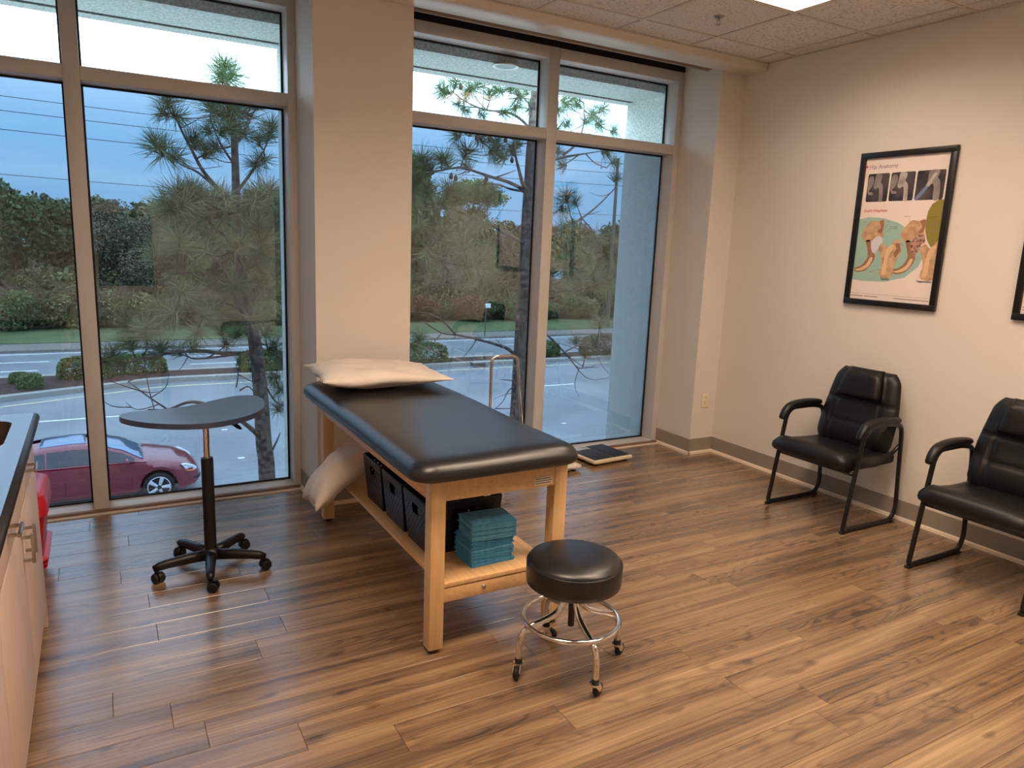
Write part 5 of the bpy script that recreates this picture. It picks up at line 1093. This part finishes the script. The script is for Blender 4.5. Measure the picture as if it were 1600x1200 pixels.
RP_tf = [(700, 145, 1.0, -.4), (690, 140, .9, -.5), (712, 132, .9, -.4), (735, 140, 1.0, -.3), (728, 152, .8, -.3), (745, 135, .9, -.2), (780, 142, 1.1, -.2), (765, 150, .9, -.3), (798, 140, 1.0, -.3), (812, 152, 1.2, -.1), (822, 140, 1.0, .2), (805, 168, .9, -.2), (785, 178, .8, -.2), (752, 180, .8, -.3), (725, 172, .8, -.4), (716, 162, .7, -.4), (828, 170, 1.0, .2),
         (735, 205, 1.0, -.3), (715, 212, .9, -.4), (750, 218, .8, -.2), (770, 205, .8, -.2), (728, 240, 1.1, -.4), (698, 255, 1.1, -.4), (690, 250, .9, -.5), (770, 238, 1.1, -.3), (785, 245, 1.1, -.1), (800, 238, 1.0, .1), (776, 225, 1.0, -.1), (810, 225, .9, .2), (660, 255, 1.2, -.5), (648, 262, 1.2, -.6), (652, 285, 1.1, -.5), (672, 265, 1.0, -.4), (665, 300, 1.1, -.5), (645, 300, 1.0, -.6), (700, 300, 1.2, -.4), (710, 315, 1.1, -.3), (690, 318, 1.0, -.5), (730, 262, .9, -.2), (745, 300, .8, .2), (757, 315, .8, .2), (770, 300, .7, .1),
         (882, 160, 1.1, .3), (872, 172, .9, .2), (895, 150, 1.0, .4), (905, 165, 1.0, .3), (925, 180, 1.1, .4), (940, 172, 1.0, .5), (915, 192, .9, .3), (935, 195, .9, .4), (958, 205, .9, .5), (885, 195, .8, .2), (868, 205, .8, .2), (880, 258, .8, .3), (872, 238, .8, .2), (945, 238, .9, .5), (958, 255, .8, .5), (962, 280, .8, .6), (885, 310, 1.1, .3), (878, 325, 1.0, .3), (900, 318, .9, .4),
         (648, 545, 1.0, -.5), (655, 530, .8, -.4), (900, 535, .9, .4), (930, 540, .9, .5), (950, 550, .8, .5), (915, 555, .8, .4)]
RP_tf += [(a, b, c, d, 1) for a, b, c, d in scatter([(645, 760, 320, 440, 18, .9, 1.3), (690, 810, 340, 420, 6, .8, 1.0), (875, 965, 340, 460, 16, .9, 1.3), (870, 960, 430, 520, 8, .9, 1.2)])]
pine('pine_tree', 'tall bare-stemmed pine with cones in the right window', 5.5, RP_tr, (.135, .055), RP_br, RP_tf, [(705, 275, -.4), (712, 278, -.4), (760, 278, -.3), (745, 215, -.3), (765, 216, -.2), (790, 218, -.1), (842, 240, .2), (844, 255, .2), (720, 135, -.4), (730, 145, -.3), (758, 285, 0), (950, 240, .5), (800, 250, 0)], seed=9)
# ------------------------------------------------------------------ red car on the near lane, nose towards +x
M_CARP = mat('car_paint_red', (124, 20, 40), .26, spec=.6, coat=.8); M_CGLASS = mat('car_glass', (26, 32, 40), .06, spec=.8); M_TRIM = mat('car_trim', (16, 16, 18), .4); M_RIM = mat('alloy_rim', (206, 208, 212), .3, metal=.3); M_CSCREEN = mat('car_glass_sky_tint', (120, 146, 172), .06, metal=.55, spec=.8)  # windshield and sunroof glass: pale blue base stands in for reflected sky
M_HEAD = mat('headlamp', (214, 226, 236), .1, spec=.8); M_IND = mat('indicator_amber', (236, 130, 60), .3)
car = empty('red_car', (-4.92, 14.25, G)); tag(car, 'red fastback sedan driving past on the near lane outside', 'car')
W = .925
def lerp(tab, x):
    for (a, va), (b, vb) in zip(tab, tab[1:]):
        if x <= b:
            t = (x - a) / (b - a); t = max(0, min(1, t)); t = t * t * (3 - 2 * t) * .4 + t * .6; return va + (vb - va) * t
    return tab[-1][1]
hood = [(-2.45, .72), (-2.40, .92), (-2.2, 1.02), (-1.7, 1.05), (-.6, 1.0), (.9, .99), (1.35, .97), (1.9, .88), (2.2, .76), (2.38, .62), (2.45, .50)]
halfw = [(-2.45, .58), (-2.35, .74), (-2.1, .86), (-1.4, .92), (0, .925), (1.4, .92), (1.9, .87), (2.2, .76), (2.38, .60), (2.45, .44)]
sill = [(-2.45, .42), (-2.3, .30), (-1.9, .24), (1.9, .22), (2.3, .25), (2.45, .36)]
WX = (1.52, -1.36); WR = .335
bm = bmesh.new(); xs = [-2.45 + 4.9 * k / 70 for k in range(71)]; rings = []
for x in xs:
    w, zt, zb = lerp(halfw, x), lerp(hood, x), lerp(sill, x)
    arch = 0
    for c in WX:
        d = abs(x - c)
        if d < .40: arch = max(arch, math.sqrt(.40 ** 2 - d * d) + .335)
    zb2 = max(zb, arch); bl = min(zt - .03, max(zb2 + .08, .66 + .0 * x)); sh_ = min(zt - .015, .86)
    prof = [(0, zt + .02), (.45 * w, zt + .012), (.78 * w, zt - .012), (.93 * w, max(zt - .06, bl)), (1.0 * w, bl), (.985 * w, (bl + zb2) / 2), (.97 * w, zb2), (.55 * w, zb2 if not arch else zb2), (.5 * w, zb)]
    rings.append([bm.verts.new((x, -y, z)) for y, z in prof] + [bm.verts.new((x, y, z)) for y, z in prof[::-1][:-1]])
for a, b in zip(rings, rings[1:]):
    n = len(a)
    for k in range(n - 1): bm.faces.new((a[k], a[k + 1], b[k + 1], b[k]))
    bm.faces.new((a[-1], a[0], b[0], b[-1]))
bm.faces.new(rings[0]); bm.faces.new(rings[-1][::-1]); body = fin('body', bm, M_CARP, car, smooth=50)
# greenhouse: roof shell with glass below
roof = [(-2.15, 1.04), (-1.7, 1.18), (-1.2, 1.31), (-.6, 1.405), (-.1, 1.43), (.35, 1.405), (.75, 1.28), (1.30, 1.00)]
rw = [(-2.15, .70), (-1.7, .66), (-1.2, .62), (-.1, .62), (.35, .63), (.75, .68), (1.30, .78)]
bm = bmesh.new(); rings = []
for k in range(41):
    x = -2.15 + 3.45 * k / 40; zt, w = lerp(roof, x), lerp(rw, x); zb = lerp(hood, x) - .03; wb = lerp(halfw, x) * .90
    prof = [(0, zt), (.55 * w, zt - .012), (.88 * w, zt - .045), (w, max(zb, zt - .085)), (wb, zb)]
    rings.append([bm.verts.new((x, -y, z)) for y, z in prof] + [bm.verts.new((x, y, z)) for y, z in prof[::-1][:-1]])
for a, b in zip(rings, rings[1:]):
    n = len(a)
    for k in range(n - 1): bm.faces.new((a[k], a[k + 1], b[k + 1], b[k]))
fin('roof_shell', bm, M_CARP, car, smooth=40)
def glass_panel(name, pts, off, m=M_CGLASS):
    bm = bmesh.new(); v = [bm.verts.new(Vector(p)) for p in pts]; f = bm.faces.new(v); f.normal_update(); n = f.normal.copy(); ex = bmesh.ops.extrude_face_region(bm, geom=[f]); bmesh.ops.translate(bm, vec=n * off, verts=[g for g in ex['geom'] if isinstance(g, bmesh.types.BMVert)]); return fin(name, bm, m, car)
def side(x, t):
    """point on the greenhouse side, t=0 belt, t=1 roof edge"""
    zt = max(lerp(hood, x) - .03, lerp(roof, x) - .085); w = lerp(rw, x); zb = lerp(hood, x) - .03; wb = lerp(halfw, x) * .90
    return wb + (w - wb) * t, zb + (zt - zb) * t
for s in (-1, 1):
    for x0, x1, nm in ((.30, 1.05, 'front_side_window'), (-.62, .26, 'front_side_window'), (-1.55, -.66, 'rear_side_window')):
        N_ = 10; up, lo = [], []
        for k in range(N_ + 1):
            x = x0 + (x1 - x0) * k / N_; y, z = side(x, .93); y2, z2 = side(x, .10); up.append((x, s * (y + .012), z)); lo.append((x, s * (y2 + .012), z2))
        bm = bmesh.new(); vu = [bm.verts.new(p) for p in up]; vl = [bm.verts.new(p) for p in lo]
        for k in range(N_): bm.faces.new((vu[k], vu[k + 1], vl[k + 1], vl[k]))
        o = fin(nm, bm, M_CGLASS, car); md = o.modifiers.new('thick', 'SOLIDIFY'); md.thickness = .01
def top_glass(name, x0, x1, frac, lift, m=M_CGLASS):
    bm = bmesh.new(); N_, Q = 10, 8; g = []
    for k in range(N_ + 1):
        x = x0 + (x1 - x0) * k / N_; zt, w = lerp(roof, x), lerp(rw, x); rowv = []
        for j in range(Q + 1):
            y = (-1 + 2 * j / Q) * w * frac; a = abs(y) / w; z = zt - .012 * min(1, a / .55) - (.033 * (a - .55) / .33 if a > .55 else 0); rowv.append(bm.verts.new((x, y, z + lift)))
        g.append(rowv)
    for k in range(N_):
        for j in range(Q): bm.faces.new((g[k][j], g[k + 1][j], g[k + 1][j + 1], g[k][j + 1]))
    o = fin(name, bm, m, car, smooth=True); md = o.modifiers.new('thick', 'SOLIDIFY'); md.thickness = .012
top_glass('windshield', .44, 1.24, .90, .012, M_CSCREEN); top_glass('sunroof', -.75, .12, .72, .010, M_CSCREEN); top_glass('rear_window', -2.05, -1.25, .80, .012, M_CSCREEN)
bm = bmesh.new(); tube(bm, [(-1.15, 0, 1.325), (-1.22, 0, 1.36), (-1.30, 0, 1.385)], [.045, .03, .008], 8, flat=((0, 1, 0), .35)); fin('antenna_fin', bm, M_TRIM, car, smooth=True)
for s in (-1, 1):
    bm = bmesh.new(); tube(bm, [(.92, s * .86, .98), (.90, s * .97, 1.02), (.90, s * 1.08, 1.03)], [.03, .085, .06], 12, flat=((1, 0, 0), .7)); fin('door_mirror', bm, M_CARP, car, smooth=True)
    hp = [(2.02, .80), (2.12, .79), (2.30, .69), (2.36, .62), (2.30, .60), (2.10, .68)]
    bm = bmesh.new(); A = [bm.verts.new((x, s * (lerp(halfw, x) * .955 - .02 * k), z)) for k, (x, z) in enumerate(hp)]; B = [bm.verts.new((x, s * (lerp(halfw, x) * 1.0 + .012), z - .012)) for x, z in hp]
    bm.faces.new(A); bm.faces.new(B[::-1]); [bm.faces.new((A[k], A[(k + 1) % 6], B[(k + 1) % 6], B[k])) for k in range(6)]; hl_ = fin('headlight', bm, M_HEAD, car)
    bm = bmesh.new(); tube(bm, [(2.10, s * (lerp(halfw, 2.10) + .004), .62), (2.22, s * (lerp(halfw, 2.22) + .006), .60), (2.32, s * (lerp(halfw, 2.32) + .004), .585)], [.010, .022, .010], 8); fin('turn_signal', bm, M_IND, hl_)
    bm = bmesh.new(); tube(bm, [(2.28, s * .66, .40), (2.38, s * .56, .40), (2.44, s * .40, .40)], [.02, .055, .03], 8); fin('air_intake', bm, M_TRIM, car, smooth=True)
    for xs_ in (.98, -.30, -1.18):
        bm = bmesh.new(); tube(bm, [(xs_, s * (lerp(halfw, xs_) * 1.0), .655), (xs_ - .01, s * (lerp(halfw, xs_) * .985), .45), (xs_ - .03, s * (lerp(halfw, xs_) * .972), .28)], .006, 5); fin('door_gap', bm, M_TRIM, car)
    bm = bmesh.new(); tube(bm, [(-1.9, s * .93, .25), (1.9, s * .90, .24)], .03, 8); fin('side_skirt', bm, M_TRIM, car)
    for wi, c in enumerate(WX):
        wh = empty('wheel', (c, s * .835, WR), parent=car); rot = Matrix.Rotation(PI / 2, 3, 'X')
        bm = bmesh.new(); lathe(bm, [(.225, -.10), (.30, -.105), (.330, -.085), (WR, -.04), (WR, .04), (.330, .085), (.30, .105), (.225, .10)], 32, rot=rot); fin('tire', bm, M_RUBBER, wh, smooth=40)
        bm = bmesh.new()
        for k in range(5):
            for q_ in (-.10, .10):
                a = 2 * PI * k / 5; tube(bm, [(.05 * math.cos(a), s * .10, .05 * math.sin(a)), (.235 * math.cos(a + q_), s * .092, .235 * math.sin(a + q_))], [.034, .026], 6)
        tube(bm, [(.238 * math.cos(2 * PI * k / 32), s * .09, .238 * math.sin(2 * PI * k / 32)) for k in range(32)], .018, 6, closed=True); lathe(bm, [(.001, .04), (.05, .04), (.05, .095), (.001, .098)], 16, rot=Matrix.Rotation(-s * PI / 2, 3, 'X')); fin('alloy_rim', bm, M_RIM, wh, smooth=40)
        bm = bmesh.new(); lathe(bm, [(.001, -.02), (.21, -.02), (.21, .03), (.001, .03)], 24, rot=rot); fin('brake_disc', bm, M_TRIM, wh)
